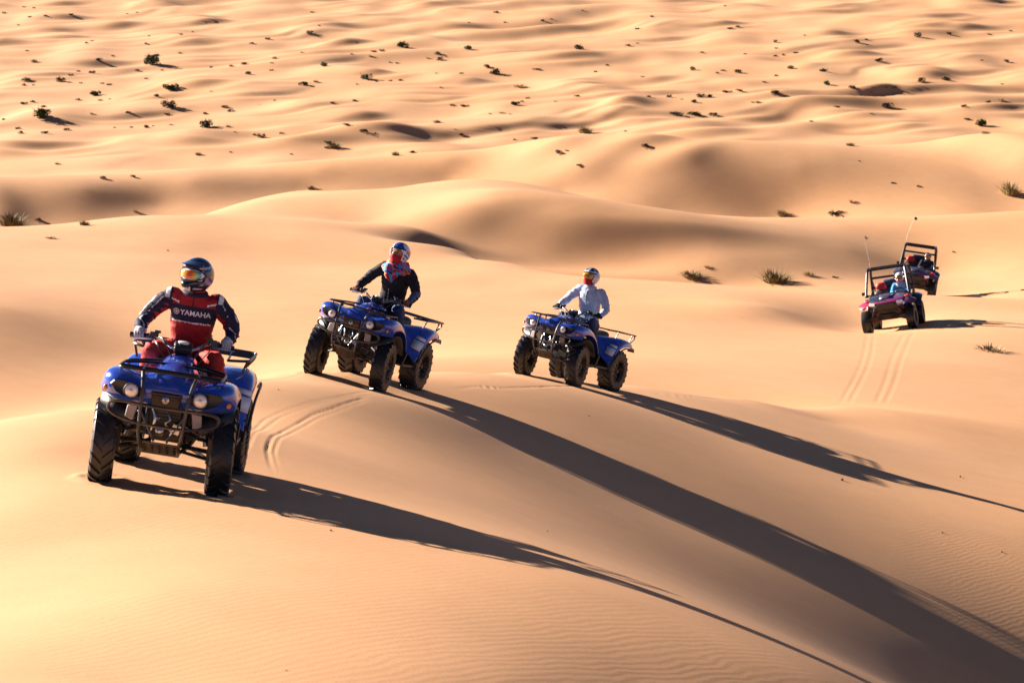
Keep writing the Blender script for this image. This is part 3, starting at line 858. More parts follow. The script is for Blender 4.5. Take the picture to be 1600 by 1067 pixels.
    mb.tube(cat([(-.36, -.45, z), (-.38, -.60, z), (-.38, -.88, z), (-.34, -.95, z), (-.2, -.965, z + .004), (0, -.97, z + .006), (.2, -.965, z + .004), (.34, -.95, z), (.38, -.88, z), (.38, -.60, z), (.36, -.45, z)], 4), .0105, 8)
    for y in (-.46, -.80, -.63):
        mb.tube(cat([(-.38 if y < -.5 else -.36, y, z), (-.15, y, z + (.0 if y < -.7 else .03)), (.15, y, z + (.0 if y < -.7 else .03)), (.38 if y < -.5 else .36, y, z)], 3), .010, 7)
    for s in (-1, 1):
        mb.tube([(s * .20, -.965, z), (s * .22, -.46, z)], .009, 7)
        mb.tube([(s * .38, -.75, z), (s * .39, -.75, .86)], .010, 6)
        mb.tube([(s * .36, -.46, z), (s * .38, -.42, .84)], .010, 6)
    mb.build('front_rack', M['rack'], t)
    mb = MB()
    z = .925
    mb.tube(cat([(-.30, .36, z - .01), (-.44, .42, z), (-.47, .60, z), (-.47, .95, z), (-.42, 1.06, z), (0, 1.075, z), (.42, 1.06, z), (.47, .95, z), (.47, .60, z), (.44, .42, z), (.30, .36, z - .01)], 4), .0115, 8)
    for y in (.70, .82, .95):
        mb.tube([(-.47, y, z), (.47, y, z)], .0095, 7)
    for s in (-1, 1):
        mb.tube([(s * .30, .36, z - .01), (s * .28, 1.07, z)], .0095, 7)
        for y in (.45, .95):
            mb.tube([(s * .45, y, z), (s * .42, y, .82)], .010, 6)
        mb.tube(cat([(s * .47, .95, z), (s * .46, 1.02, .88), (s * .40, 1.03, .80)], 3), .010, 6)
    mb.build('rear_rack', M['rack'], t)
    # --- steering: everything that turns with the bars
    S = Matrix.Translation((0, -.30, -.035)) @ Matrix.Rotation(steer * 1.3, 4, 'Z') @ Matrix.Translation((0, .30, 0))
    def turned(mb):
        mb.v = [tuple(S @ Vector(p)) for p in mb.v]
        return mb
    turned(MB().tube([(0, -.46, .80), (0, -.30, 1.04)], .02, 10).box((0, -.295, 1.05), (.11, .05, .045))).build('steering_post', M['rack'], t, bevel=.004)
    bar = [(-.385, -.115, 1.10), (-.26, -.17, 1.115), (-.17, -.235, 1.11), (-.09, -.275, 1.065), (0, -.285, 1.06), (.09, -.275, 1.065), (.17, -.235, 1.11), (.26, -.17, 1.115), (.385, -.115, 1.10)]
    hb = turned(MB().tube(cat(bar, 4), .012, 9)).build('handlebar', M['steel'], t)
    for s in (-1, 1):
        turned(MB().tube([(s * .395, -.11, 1.10), (s * .385, -.115, 1.1005), (s * .275, -.163, 1.1125), (s * .262, -.169, 1.113)], [.021, .018, .017, .022], 10)).build('grip', M['cable'], hb)
        lv = turned(MB().tube(cat([(s * .22, -.215, 1.10), (s * .28, -.225, 1.095), (s * .36, -.185, 1.085), (s * .40, -.165, 1.08)], 4), [.010, .008, .007, .006], 7)).build('brake_lever', M['steel'], hb)
        turned(MB().box((s * .225, -.195, 1.125), (.07, .045, .05)).box((s * .20, -.19, 1.155), (.05, .035, .02))).build('control_block', M['dark_metal'], hb, bevel=.005)
        turned(MB().tube(cat([(s * .20, -.23, 1.12), (s * .16, -.34, 1.12), (s * .10, -.40, 1.04), (s * .06, -.44, .94)], 6), .0065, 6)).build('cable', M['cable'], hb)
        turned(MB().tube(cat([(s * .22, -.23, 1.10), (s * .20, -.36, 1.08), (s * .13, -.42, .99), (s * .08, -.47, .92)], 6), .005, 6)).build('brake_hose', M['cable'], hb)
    pod = turned(MB().box((0, -.33, 1.075), (.14, .10, .06), (.5, 0, 0))).build('instrument_pod', M['black_plastic'], t, bevel=.015)
    turned(MB().lathe([(0, .045), (.012, .045), (.016, .04), (.016, 0)], c=(0, -.31, 1.105), axis='Z', n=18)).build('gauge', M['white'], pod)
    for ch in t.children:                     # springs ride a little high
        if not ch.name.startswith('wheel'):
            ch.matrix_local = Matrix.Translation((0, 0, LIFT)) @ Euler((pitch, roll, 0)).to_matrix().to_4x4()
    t['body_pitch'], t['body_roll'] = pitch, roll
    return t

# ------------------------------------------------------------------ people
def cloth(name, col, rough=0.75, var=0.25):
    return mat(name, col, rough, bump=0.35, bscale=45, var=var, spec=0.3)
CL = {'red': cloth('red_jacket_cloth', (0.33, 0.018, 0.022)), 'navy': cloth('navy_cloth', (0.018, 0.016, 0.045)), 'white': cloth('white_cloth', (0.75, 0.76, 0.80)),
      'bright_red': cloth('red_trouser_cloth', (0.50, 0.040, 0.028)), 'black': cloth('black_cloth', (0.014, 0.014, 0.02)), 'skin': cloth('skin', (0.36, 0.18, 0.11), 0.55, 0.1),
      'blue_shine': cloth('blue_grey_sheen', (0.08, 0.13, 0.22), 0.5), 'light_blue': cloth('pale_blue_cloth', (0.42, 0.50, 0.66), 0.6, 0.15), 'jeans': cloth('jeans', (0.03, 0.05, 0.11)),
      'boot': cloth('boot_leather', (0.025, 0.022, 0.02), 0.5), 'glove': cloth('glove_black', (0.02, 0.02, 0.025)), 'glove_w': cloth('glove_pale', (0.45, 0.46, 0.50)),
      'brown': cloth('brown_skin_hand', (0.22, 0.10, 0.07)), 'scarf_red': cloth('scarf_red', (0.38, 0.015, 0.02)), 'cyan': cloth('scarf_cyan', (0.05, 0.30, 0.60)), 'magenta': cloth('scarf_magenta', (0.45, 0.03, 0.28)),
      'ochre': cloth('scarf_ochre', (0.50, 0.24, 0.08)), 'tan': cloth('tan_cloth', (0.32, 0.20, 0.12))}
def gloss(name, col, rough=0.18):
    return mat(name, col, rough, 0, 0.5, coat=0.8)
HM = {'navy': gloss('helmet_navy', (0.012, 0.018, 0.05)), 'white': gloss('helmet_white', (0.75, 0.75, 0.80)), 'silver': gloss('helmet_silver', (0.42, 0.42, 0.50)), 'blue': gloss('helmet_blue', (0.03, 0.10, 0.42)),
      'red': gloss('helmet_red', (0.55, 0.02, 0.03)), 'black': gloss('helmet_black', (0.012, 0.012, 0.014)), 'lilac': gloss('helmet_lilac', (0.30, 0.20, 0.42)), 'yellow': gloss('goggle_yellow', (0.72, 0.42, 0.03)),
      'pink': gloss('helmet_pink', (0.7, 0.25, 0.4))}
def lens_material(name, stops):
    """mirror coating whose tint runs across the lens"""
    m = bpy.data.materials.new(name); m.use_nodes = True
    nt = m.node_tree; b = nt.nodes['Principled BSDF']
    tc = nt.nodes.new('ShaderNodeTexCoord'); sp = nt.nodes.new('ShaderNodeSeparateXYZ'); cr = nt.nodes.new('ShaderNodeValToRGB')
    nt.links.new(tc.outputs['Generated'], sp.inputs[0]); nt.links.new(sp.outputs['X'], cr.inputs[0]); nt.links.new(cr.outputs[0], b.inputs['Base Color'])
    el = cr.color_ramp.elements
    el[0].position, el[0].color = stops[0][0], (*stops[0][1], 1)
    el[1].position, el[1].color = stops[-1][0], (*stops[-1][1], 1)
    for p, c in stops[1:-1]:
        e = el.new(p); e.color = (*c, 1)
    b.inputs['Roughness'].default_value = 0.2; b.inputs['Metallic'].default_value = 0.35; b.inputs['Coat Weight'].default_value = 0.6
    return m
LENS_RAINBOW = lens_material('lens_rainbow', [(0.0, (.85, .60, .10)), (.22, (.85, .30, .03)), (.5, (.80, .12, .01)), (.72, (.75, .55, .05)), (.86, (.12, .45, .30)), (1, (.05, .2, .6))])
LENS_AMBER = lens_material('lens_amber', [(0, (.55, .28, .03)), (.5, (.30, .12, .02)), (1, (.6, .35, .05))])

def body_mesh(name, comps, voxel, wrinkle=0.0075, seed=0, paint=None):
    """comps: (kind, data, material key); all fused into one continuous skin by voxel remesh"""
    mb = MB()
    segs = []
    for kind, pts, rs, key in comps:
        if kind == 'limb':
            P_ = cat(pts, 6); rr = []
            for i in range(len(pts) - 1):
                for k in range(6):
                    s = k / 6; rr.append(rs[i] * (1 - s) + rs[i + 1] * s)
            rr.append(rs[-1])
            mb.tube(P_, rr, 12)
            mb.ell(P_[0], (rr[0],) * 3, 12, 8); mb.ell(P_[-1], (rr[-1],) * 3, 12, 8)
            for i in range(len(P_) - 1):
                segs.append((P_[i], P_[i + 1], rr[i], key))
        elif kind == 'rings':                  # (centre, rx, ry, forward tilt) sections
            secs = []
            for (c, rx, ry, tl), _ in zip(pts, pts):
                sec = []
                for k in range(20):
                    th = 2 * math.pi * k / 20
                    ca, sa = math.cos(th), math.sin(th)
                    x = rx * math.copysign(abs(ca) ** .8, ca); y = ry * math.copysign(abs(sa) ** .9, sa)
                    sec.append((c[0] + x, c[1] + y * math.cos(tl), c[2] + y * math.sin(tl)))
                secs.append(sec)
            mb.loft(secs)
            for i in range(len(pts) - 1):
                segs.append((Vector(pts[i][0]), Vector(pts[i + 1][0]), max(pts[i][1], pts[i][2]), key))
        elif kind == 'ball':
            mb.ell(pts, rs, 16, 10)
            segs.append((Vector(pts), Vector(pts) + Vector((0, 0, .001)), sum(rs) / 3, key))
    me0 = mb.mesh(name + '_raw', [], smooth=False)
    o = bpy.data.objects.new(name + '_raw', me0)
    scene.collection.objects.link(o)
    r = o.modifiers.new('r', 'REMESH'); r.mode = 'VOXEL'; r.voxel_size = voxel
    sm = o.modifiers.new('s', 'SMOOTH'); sm.factor = 0.5; sm.iterations = 5
    dg = bpy.context.evaluated_depsgraph_get(); dg.update()
    me = bpy.data.meshes.new_from_object(o.evaluated_get(dg))
    bpy.data.objects.remove(o); bpy.data.meshes.remove(me0)
    me.name = name
    n = len(me.vertices)
    co = np.empty(n * 3, np.float32); me.vertices.foreach_get('co', co); co = co.reshape(-1, 3).astype(float)
    no = np.empty(n * 3, np.float32); me.vertices.foreach_get('normal', no); no = no.reshape(-1, 3)
    # folds in the cloth
    q = co * 1.0 + seed
    wx = q[:, 0] + .05 * vnoise(q[:, 2] * 14, q[:, 0] * 12 + 3); wz = q[:, 2] + .06 * vnoise(q[:, 0] * 11 + 8, q[:, 2] * 9) + .25 * np.abs(q[:, 0])
    n1 = vnoise(wx * 7 + q[:, 1] * 5, wz * 22 + q[:, 1] * 8); n2 = vnoise(wx * 15 + 40 + q[:, 1] * 12, wz * 38 + 11)
    f = (1 - np.abs(2 * n1 - 1)) ** 2 * 1.5 + (1 - np.abs(2 * n2 - 1)) ** 2 * .7
    co = co + no * ((f - 0.7) * wrinkle)[:, None]
    me.vertices.foreach_set('co', co.astype(np.float32).ravel())
    keys = []
    for c in comps:
        if c[3] not in keys:
            keys.append(c[3])
    A = np.array([s[0] for s in segs]); B = np.array([s[1] for s in segs]); Rr = np.array([s[2] for s in segs])
    ki = np.array([keys.index(s[3]) for s in segs])
    nf = len(me.polygons)
    fc = np.empty(nf * 3, np.float32); me.polygons.foreach_get('center', fc); fc = fc.reshape(-1, 3).astype(float)
    idx = np.zeros(nf, int)
    for s in range(0, nf, 4000):
        p = fc[s:s + 4000, None, :]
        ab = (B - A)[None]; tt = np.clip(((p - A) * ab).sum(2) / ((ab * ab).sum(2) + 1e-12), 0, 1)
        d = np.linalg.norm(p - A - tt[..., None] * ab, axis=2) / Rr
        idx[s:s + 4000] = ki[d.argmin(1)]
    names = np.array(keys, dtype=object)[idx]
    fn = np.empty(nf * 3, np.float32); me.polygons.foreach_get('normal', fn); fn = fn.reshape(-1, 3)
    if paint:
        names = paint(fc, fn, names)
    uniq = sorted(set(names))
    me.materials.clear()
    for k in uniq:
        me.materials.append(CL[k])
    look = {k: i for i, k in enumerate(uniq)}
    me.polygons.foreach_set('material_index', np.array([look[k] for k in names], np.int32))
    me.polygons.foreach_set('use_smooth', np.ones(nf, bool))
    me.update()
    return me

def make_hand(parent, wrist, grip_c, grip_dir, side, key):
    """glove closed round a grip: palm behind the bar, four curled fingers in front, thumb under"""
    w, c, d = Vector(wrist), Vector(grip_c), Vector(grip_dir).normalized()
    back = (w - c); back = (back - d * back.dot(d)).normalized()
    up = d.cross(back)
    if up.z < 0:
        up = -up
    mb = MB()
    mb.tube([w, w * .45 + (c + back * .022 + up * .020) * .55, c + back * .018 + up * .026, c + up * .030 - back * .004], [.032, .036, .036, .026], 10)
    mb.ell(c + back * .012 + up * .024, (.036, .034, .022), 12, 8)
    for k in range(4):
        o = d * ((k - 1.5) * .0205)
        L = (.92, 1.0, .97, .82)[k]
        p = [c + o + up * .031 + back * .004, c + o + up * .026 * L - back * .020, c + o - up * .002 - back * .030 * L, c + o - up * .024 - back * .016 * L, c + o - up * .028 * L + back * .004]
        mb.tube(cat(p, 3), [.0105, .0105, .010, .0095, .0095, .009, .009, .0085, .0085, .008, .008, .0075, .006], 8)
    th = [c - d * side * .045 + up * .018 + back * .020, c - d * side * .055 - up * .004 + back * .016, c - d * side * .050 - up * .022 - back * .006, c - d * side * .035 - up * .026 - back * .014]
    mb.tube(cat(th, 3), [.0125, .0125, .012, .0115, .011, .0105, .010, .0095, .009, .007], 8)
    return mb.build('glove' if 'glove' in key else 'hand', CL[key], parent, sharp=0)

def make_helmet(parent, c, yaw, pitch, roll, paint, lens=None, chin=True, peak='navy', frame='black', scale=1.0):
    """motocross helmet; local forward -y"""
    T = Matrix.Translation(c) @ Matrix.Rotation(yaw, 4, 'Z') @ Matrix.Rotation(pitch, 4, 'X') @ Matrix.Rotation(roll, 4, 'Y') @ Matrix.Scale(scale, 4)
    rx, ry, rz = .124, .150, .138
    def surf(az, el, k=1.0):
        x, y, z = rx * math.sin(az) * math.cos(el), -ry * math.cos(az) * math.cos(el), rz * math.sin(el)
        if chin:
            f = max(0.0, math.cos(az)) ** 1.3 * float(smooth01(np.array((-math.degrees(el) - 8) / 26)))
            y -= .062 * f; x *= 1 - .22 * f; z += -.012 * f
        b = float(smooth01(np.array((math.degrees(el) + 5) / -50)))
        return Vector((x * k * (1 - .06 * b), y * k, z * k))
    NA, NE = 72, 40
    els = [math.radians(-60 + 150 * i / NE) for i in range(NE + 1)]
    vs = [surf(2 * math.pi * j / NA - math.pi, e) for e in els for j in range(NA)]
    fs, mi, keys = [], [], []
    lo = -20 if chin else -70
    for i in range(NE):
        for j in range(NA):
            az = math.degrees(2 * math.pi * (j + .5) / NA - math.pi); el = -60 + 150 * (i + .5) / NE
            half = 66 - max(0, (el - 6)) * 1.2 - (max(0, -el - 8) * .55 if chin else max(0, -el - 20) * .15)
            if abs(az) < half and lo < el < 21:
                continue
            k = paint(az, el)
            if k not in keys:
                keys.append(k)
            fs.append((i * NA + j, i * NA + (j + 1) % NA, (i + 1) * NA + (j + 1) % NA, (i + 1) * NA + j)); mi.append(keys.index(k))
    mb = MB(); mb.v = [tuple(T @ v) for v in vs]; mb.f = fs; mb.m = mi
    h = mb.build('helmet', [HM[k] for k in keys], parent, sharp=60, solid=.014)
    h.modifiers['solid'].offset = -1
    # rubber edge of the eye port
    def port(k=1.005):
        ring = []
        for s in range(48):
            th = 2 * math.pi * s / 48
            az = 62 * math.cos(th); e0 = .5 + (20.5 if math.sin(th) > 0 else (20 if chin else 60)) * math.sin(th)
            ring.append(T @ surf(math.radians(az * (1 - .10 * abs(math.sin(th)))), math.radians(e0), k))
        return ring
    if chin:
        MB().tube(port(), .0055, 6, closed=True).build('port_trim', HM['black'], h)
        mb = MB()
        for az in (-18, -9, 0, 9, 18):
            a = T @ surf(math.radians(az), math.radians(-31), 1.01); b = T @ surf(math.radians(az), math.radians(-41), 1.01)
            mb.tube([a, b], .006, 6)
        mb.build('chin_vent', HM['black'], h)['kind'] = 'stuff'
    if peak:
        rows = []
        for i, (el, fo, up) in enumerate(((46, -.002, .004), (36, .018, .010), (30, .060, .012), (27, .108, .008))):
            row = []
            for j in range(13):
                az = math.radians(-58 + 116 * j / 12)
                p = surf(az, math.radians(el), 1.03)
                cz = math.cos(az) ** 1.2
                p = p + Vector((0, -fo * cz, up * cz))
                row.append(T @ p)
            rows.append(row)
        MB().grid(rows).build('peak', HM[peak], h, sub=1, solid=.005)
    if lens:
        fr, ln = [], []
        for i, el in enumerate((-17, -9, 0, 9, 17)):
            wv = 1 - .10 * abs(el) / 17
            fr.append([T @ surf(math.radians((-60 + 120 * j / 16) * wv), math.radians(el), .985) for j in range(17)])
        for el in (-12, -6, 0, 6, 12):
            wv = 1 - .10 * abs(el) / 12
            dip = [(-4 if el < -8 and abs(j - 8) < 3 else 0) for j in range(17)]
            ln.append([T @ (surf(math.radians((-48 + 96 * j / 16) * wv), math.radians(el - dip[j] * -.0), 1.0) + Vector((0, -.006, 0))) for j in range(17)])
        g = MB().grid(fr).build('goggles', HM[frame], h, solid=.012)
        MB().grid(ln).build('lens', lens, g, solid=.004)
    return h, T

def make_face(parent, T, mask=None):
    """eyes, brows and nose on the head under an open helmet; mask: cloth over nose and mouth"""
    for s in (-1, 1):
        MB().ell(T @ Vector((s * .034, -.098, .004)), (.014, .010, .008), 10, 6).build('eye', HM['black'], parent)
        MB().tube([T @ Vector((s * .016, -.106, .024)), T @ Vector((s * .036, -.106, .029)), T @ Vector((s * .056, -.098, .023))], [.004, .005, .003], 6).build('eyebrow', HM['black'], parent)
    n = MB().tube([T @ Vector((0, -.102, .012)), T @ Vector((0, -.118, -.022)), T @ Vector((0, -.112, -.034))], [.009, .015, .010], 8)
    n.ell(T @ Vector((0, -.112, -.027)), (.017, .014, .010), 10, 6)
    n.build('nose', CL['skin'], parent, sharp=0)
    m = MB().ell(T @ Vector((0, -.094, -.062)), (.024, .012, .008), 12, 6)
    m.build('mouth', CL['brown'], parent)
    if mask:
        rows = []
        for z, k in ((-.026, 1.0), (-.05, 1.03), (-.08, 1.0), (-.11, .92), (-.135, .85)):
            rows.append([T @ Vector((.094 * k * math.sin(a), -.01 - .112 * k * math.cos(a) - (.014 if z > -.06 else .0) * max(0, math.cos(a)) ** 8, z)) for a in np.linspace(-1.5, 1.5, 15)])
        MB().grid(rows).build('face_scarf', CL[mask], parent, sub=1, solid=.006)

def make_rider(q, keys, rise=0.0, lean=0.0, voxel=.0088, seed=0, steer=0.0, paint=None):
    """rider seated on a quad, in that quad's own coordinates; q: quad it copies the placing of"""
    S = Matrix.Translation((0, -.30, -.035)) @ Matrix.Rotation(steer * 1.3, 4, 'Z') @ Matrix.Translation((0, .30, 0))
    gl = {s: S @ Vector((s * .325, -.142, 1.107)) for s in (-1, 1)}
    gd = {s: (S.to_3x3() @ Vector((s * .11, .048, -.012))).normalized() for s in (-1, 1)}
    hip = Vector((0, .24, .955)); hd = Vector((lean * .6, -.015, 1.578))
    up = lambda v: Vector((v[0], v[1], .9 + (v[2] - .9) * (1 + rise / .68)))
    hd = up(hd)
    comps = [('rings', [((0, .27, .875), .155, .135, 0), ((0, .245, .95), .180, .145, 0), ((0, .215, 1.03), .172, .132, .1), ((lean * .2, .175, 1.13), .172, .125, .15), ((lean * .3, .13, 1.24), .190, .130, .2),
                        ((lean * .4, .095, 1.34), .192, .122, .2), ((lean * .45, .07, 1.395), .155, .095, .2), ((lean * .5, .05, 1.43), .090, .080, .2), ((lean * .5, .03, 1.46), .066, .066, .1)], None, keys['torso'])]
    comps[0] = ('rings', [(up(c), a * .94, b * .96, d) for c, a, b, d in comps[0][1]], None, keys['torso'])
    comps.append(('ball', hd + Vector((0, .0, .0)), (.098, .108, .118), keys['head']))
    comps.append(('limb', [up((lean * .5, .05, 1.42)), hd], (.066, .062), keys['neck']))
    wr = {}
    for s in (-1, 1):
        sh = up((lean * .42 + s * .175, .085, 1.375))
        g = gl[s]
        wrist = g + Vector((s * .010, .075, .022))
        mid = (sh + wrist) / 2
        el = mid + Vector((s * .085, .060, -.050))
        wr[s] = wrist
        comps.append(('limb', [sh, sh * .45 + el * .55 + Vector((s * .012, 0, .012)), el], (.078, .068, .058), keys['arm']))
        comps.append(('limb', [el, el * .5 + wrist * .5 + Vector((s * .01, 0, .006)), wrist], (.058, .053, .039), keys['forearm']))
        h_ = Vector((s * .10, .235, .925)); kn = Vector((s * .245, -.155, .955)); an = Vector((s * .315, .06, .47)); to = Vector((s * .33, -.115, .405))
        comps.append(('limb', [h_, h_ * .5 + kn * .5 + Vector((0, 0, .015)), kn], (.100, .085, .068), keys['leg']))
        comps.append(('limb', [kn, kn * .55 + an * .45 + Vector((0, .03, 0)), an], (.075, .068, .052), keys['leg']))
        comps.append(('limb', [an, an * .4 + to * .6 + Vector((0, 0, -.005)), to], (.056, .050, .044), 'boot'))
    me = body_mesh('person', comps, voxel, seed=seed, paint=paint)
    o = bpy.data.objects.new('person', me)
    scene.collection.objects.link(o)
    o.matrix_world = q.matrix_world @ Matrix.Translation((0, 0, LIFT)) @ Euler((q['body_pitch'], q['body_roll'], 0)).to_matrix().to_4x4()
    for s in (-1, 1):
        make_hand(o, wr[s], gl[s], gd[s], s, keys['hand'])
        mb = MB()
        w = Vector(wr[s]); dirv = (w - Vector(gl[s])).normalized()
        mb.tube([w - dirv * .012, w + dirv * .012, w + dirv * .03], [.044, .047, .045], 12)
        mb.build('cuff', CL[keys.get('cuff', keys['forearm'])], o)
        kn, an = Vector((s * .245, -.155, .955)), Vector((s * .315, .06, .47))
        mb = MB().tube([an + Vector((-s * .004, .0, .13)), an + Vector((0, .0, .10)), an + Vector((0, 0, .02))], [.066, .069, .066], 12)
        mb.build('boot_top', CL['boot'], o)
    mb = MB().tube([Vector((lean * .5 + .082 * math.cos(a), .040 + .078 * math.sin(a), 1.435 + rise * .8 + .012 * math.sin(a))) for a in np.linspace(0, 2 * math.pi, 20, endpoint=False)], .020, 8, closed=True)
    mb.build('collar', CL[keys.get('collar', keys['torso'])], o)
    return o, hd

def put_text(parent, body, text, cx, cz, h, key, gap=.004, tilt=0.0):
    """flat print laid onto the front of a body"""
    cu = bpy.data.curves.new('lettering', 'FONT')
    cu.body = text; cu.size = h / .70; cu.align_x = 'CENTER'; cu.extrude = 0; cu.offset = .0012
    o = bpy.data.objects.new('lettering_raw', cu); scene.collection.objects.link(o)
    dg = bpy.context.evaluated_depsgraph_get(); dg.update()
    me = bpy.data.meshes.new_from_object(o.evaluated_get(dg))
    bpy.data.objects.remove(o)
    bm = bmesh.new(); bm.from_mesh(me)
    bmesh.ops.triangulate(bm, faces=bm.faces)
    for v in bm.verts:
        x, z = cx + v.co.x, cz + v.co.y + tilt * v.co.x
        ok, loc, nrm, _ = body.ray_cast(Vector((x, -2, z)), Vector((0, 1, 0)))
        v.co = (loc if ok else Vector((x, 0, z))) + Vector((0, -gap, 0))
    bm.to_mesh(me); bm.free()
    me.materials.clear(); me.materials.append(CL[key])
    t = bpy.data.objects.new('lettering', me); scene.collection.objects.link(t); t.parent = parent
    return t

# ------------------------------------------------------------------ the three riders
def rider_red(q, steer):
    def paint(fc, fn, nm):
        nm = nm.copy()
        x, y, z = fc.T
        tor = nm == 'red'
        front = fn[:, 1] < 0.35
        band = tor & (z > 1.205 - .10 * np.clip(np.abs(x) - .11, 0, 1)) & (z < 1.335) & front & (np.abs(x) < .22)
        top = tor & (z > 1.335) & (np.abs(x) > .13)
        nm[band] = 'navy'
        edge = tor & front & (((z > 1.196) & (z < 1.206) & (np.abs(x) < .15)) | ((np.abs(z - 1.36 - .35 * (np.abs(x) - .14)) < .006) & (np.abs(x) > .11)))
        nm[edge] = 'white'
        nm[tor & (np.abs(x) < .008) & front & (z > 1.20)] = 'black'
        arm = nm == 'navy'
        arm &= (np.abs(x) > .19)
        inner = arm & (fn[:, 2] < -.45)
        nm[inner] = 'red'
        st = arm & (fn[:, 2] > .1) & (np.sin(70 * np.abs(x) + 34 * z + 3 * np.sin(30 * y)) > .92)
        nm[st] = 'white'
        nm[arm & (np.abs(x) < .225) & (z > 1.375)] = 'white'
        return nm
    o, hd = make_rider(q, dict(torso='red', arm='navy', forearm='navy', leg='bright_red', head='black', neck='black', hand='glove_w', cuff='white', collar='navy'), .0, lean=.0, seed=1, steer=steer, paint=paint)
    def hp(az, el):
        if el < -38 and abs(az) < 30: return 'white'
        if el < -24 and abs(az) < 42: return 'black'
        if -50 < el < -40 and 30 < abs(az) < 75: return 'silver'
        if -30 < el < 4 and 60 < abs(az) < 118: return 'lilac' if (el + .4 * abs(az)) % 24 > 9 else 'navy'
        if abs(el - 30 - .25 * (abs(az) - 70)) < 4 and abs(az) > 35: return 'silver'
        if abs(el - 58) < 3 and 20 < abs(az) < 100: return 'blue'
        return 'navy'
    make_helmet(o, hd, R(-22), R(-4), 0, hp, LENS_RAINBOW, True, 'navy', 'white')
    put_text(o, o, 'YAMAHA', .028, 1.258, .040, 'white')
    mb = MB()
    ring = []
    for k in range(20):
        th = 2 * math.pi * k / 20
        x, z = -.122 + .022 * math.cos(th), 1.276 + .022 * math.sin(th)
        ok, loc, _, _ = o.ray_cast(Vector((x, -2, z)), Vector((0, 1, 0)))
        ring.append((loc if ok else Vector((x, .0, z))) + Vector((0, -.004, 0)))
    mb.tube(ring, .003, 5, closed=True)
    for k in range(3):
        th = math.pi / 2 + k * math.pi / 3
        pts = []
        for s in (-1, 0, 1):
            x, z = -.122 + s * .018 * math.cos(th), 1.276 + s * .018 * math.sin(th)
            ok, loc, _, _ = o.ray_cast(Vector((x, -2, z)), Vector((0, 1, 0)))
            pts.append((loc if ok else Vector((x, 0, z))) + Vector((0, -.004, 0)))
        mb.tube(pts, .0028, 5)
    mb.build('chest_emblem', CL['white'], o)
    tag(o, 'rider in red and navy jacket and red trousers, dark helmet with orange goggles', 'person', 'riders on the quad bikes')
    return o

def rider_black(q, steer):
    def paint(fc, fn, nm):
        nm = nm.copy(); x, y, z = fc.T
        nm[(nm == 'black') & (x > .24) & (fn[:, 2] > .05) & (z < 1.26)] = 'blue_shine'  # bluish sheen painted into the upward faces of one black sleeve
        return nm
    o, hd = make_rider(q, dict(torso='black', arm='black', forearm='black', leg='jeans', head='skin', neck='scarf_red', hand='brown', cuff='black', collar='black'), .085, lean=.02, seed=5, steer=steer, paint=paint)
    def hp(az, el):
        a = az + .5 * el
        if 21 < el < 30 and abs(az) < 78: return 'black'
        if -22 < a - 25 < 62 and el > 30: return 'blue' if (a + el) % 26 > 6 else 'navy'
        if -50 < a - 25 < -34 and el > 40: return 'red'
        if el > 66: return 'red' if az < 40 else 'blue'
        if abs(az) > 70 and -25 < el < 8: return 'blue' if (az + 2 * el) % 40 > 18 else 'white'
        if abs(az) > 80 and 8 < el < 22: return 'red'
        return 'white'
    h, T = make_helmet(o, hd, R(-20), R(2), 0, hp, None, False, None)
    make_face(o, T, 'scarf_red')
    # many coloured scarf wound round the neck
    comps = []
    for k in range(5):
        r0 = .092 + .017 * k; z0 = 1.475 - .022 * k
        pts = []
        for a in np.linspace(0, 2 * math.pi, 19):
            fr = max(0, -math.sin(a))
            pts.append(Vector((.012 + r0 * 1.08 * math.cos(a), .05 + r0 * math.sin(a) - .02 * fr, z0 - .035 * fr * (k / 4) + .012 * math.sin(2 * a + 2 * k))))
        comps.append(('limb', pts, [.026 + .006 * math.sin(3 * i + k) for i in range(len(pts))], 'magenta'))
    comps.append(('limb', [(-.05, -.10, 1.38), (-.02, -.115, 1.31), (.03, -.075, 1.23)], (.06, .055, .02), 'magenta'))
    comps.append(('limb', [(.07, -.08, 1.39), (.05, -.11, 1.33), (.02, -.085, 1.26)], (.05, .05, .03), 'magenta'))
    def scarf_paint(fc, fn, nm):
        nm = nm.copy(); x, y, z = fc.T
        v = vnoise(x * 21 + z * 14 + 3, z * 24 + y * 17)
        w_ = vnoise(x * 33 + 50, z * 30 + y * 25 + 9)
        nm[:] = 'magenta'
        nm[v < .40] = 'cyan'; nm[v > .62] = 'ochre'; nm[w_ > .70] = 'scarf_red'; nm[(w_ < .22)] = 'navy'; nm[(x < -.06) & (v < .55)] = 'cyan'
        return nm
    me = body_mesh('neck_scarf', comps, .0088, seed=3, paint=scarf_paint)
    so = bpy.data.objects.new('neck_scarf', me); scene.collection.objects.link(so); so.parent = o; so.location.z = .068
    mb = MB().tube(cat([(0, -.02, 1.20), (0, .02, 1.10), (0, .05, 1.02)], 3), .004, 5)
    mb.build('zip', M['steel'], o)
    tag(o, 'rider in black jacket with bright patterned neck scarf and white, blue and red helmet', 'person', 'riders on the quad bikes')
    return o

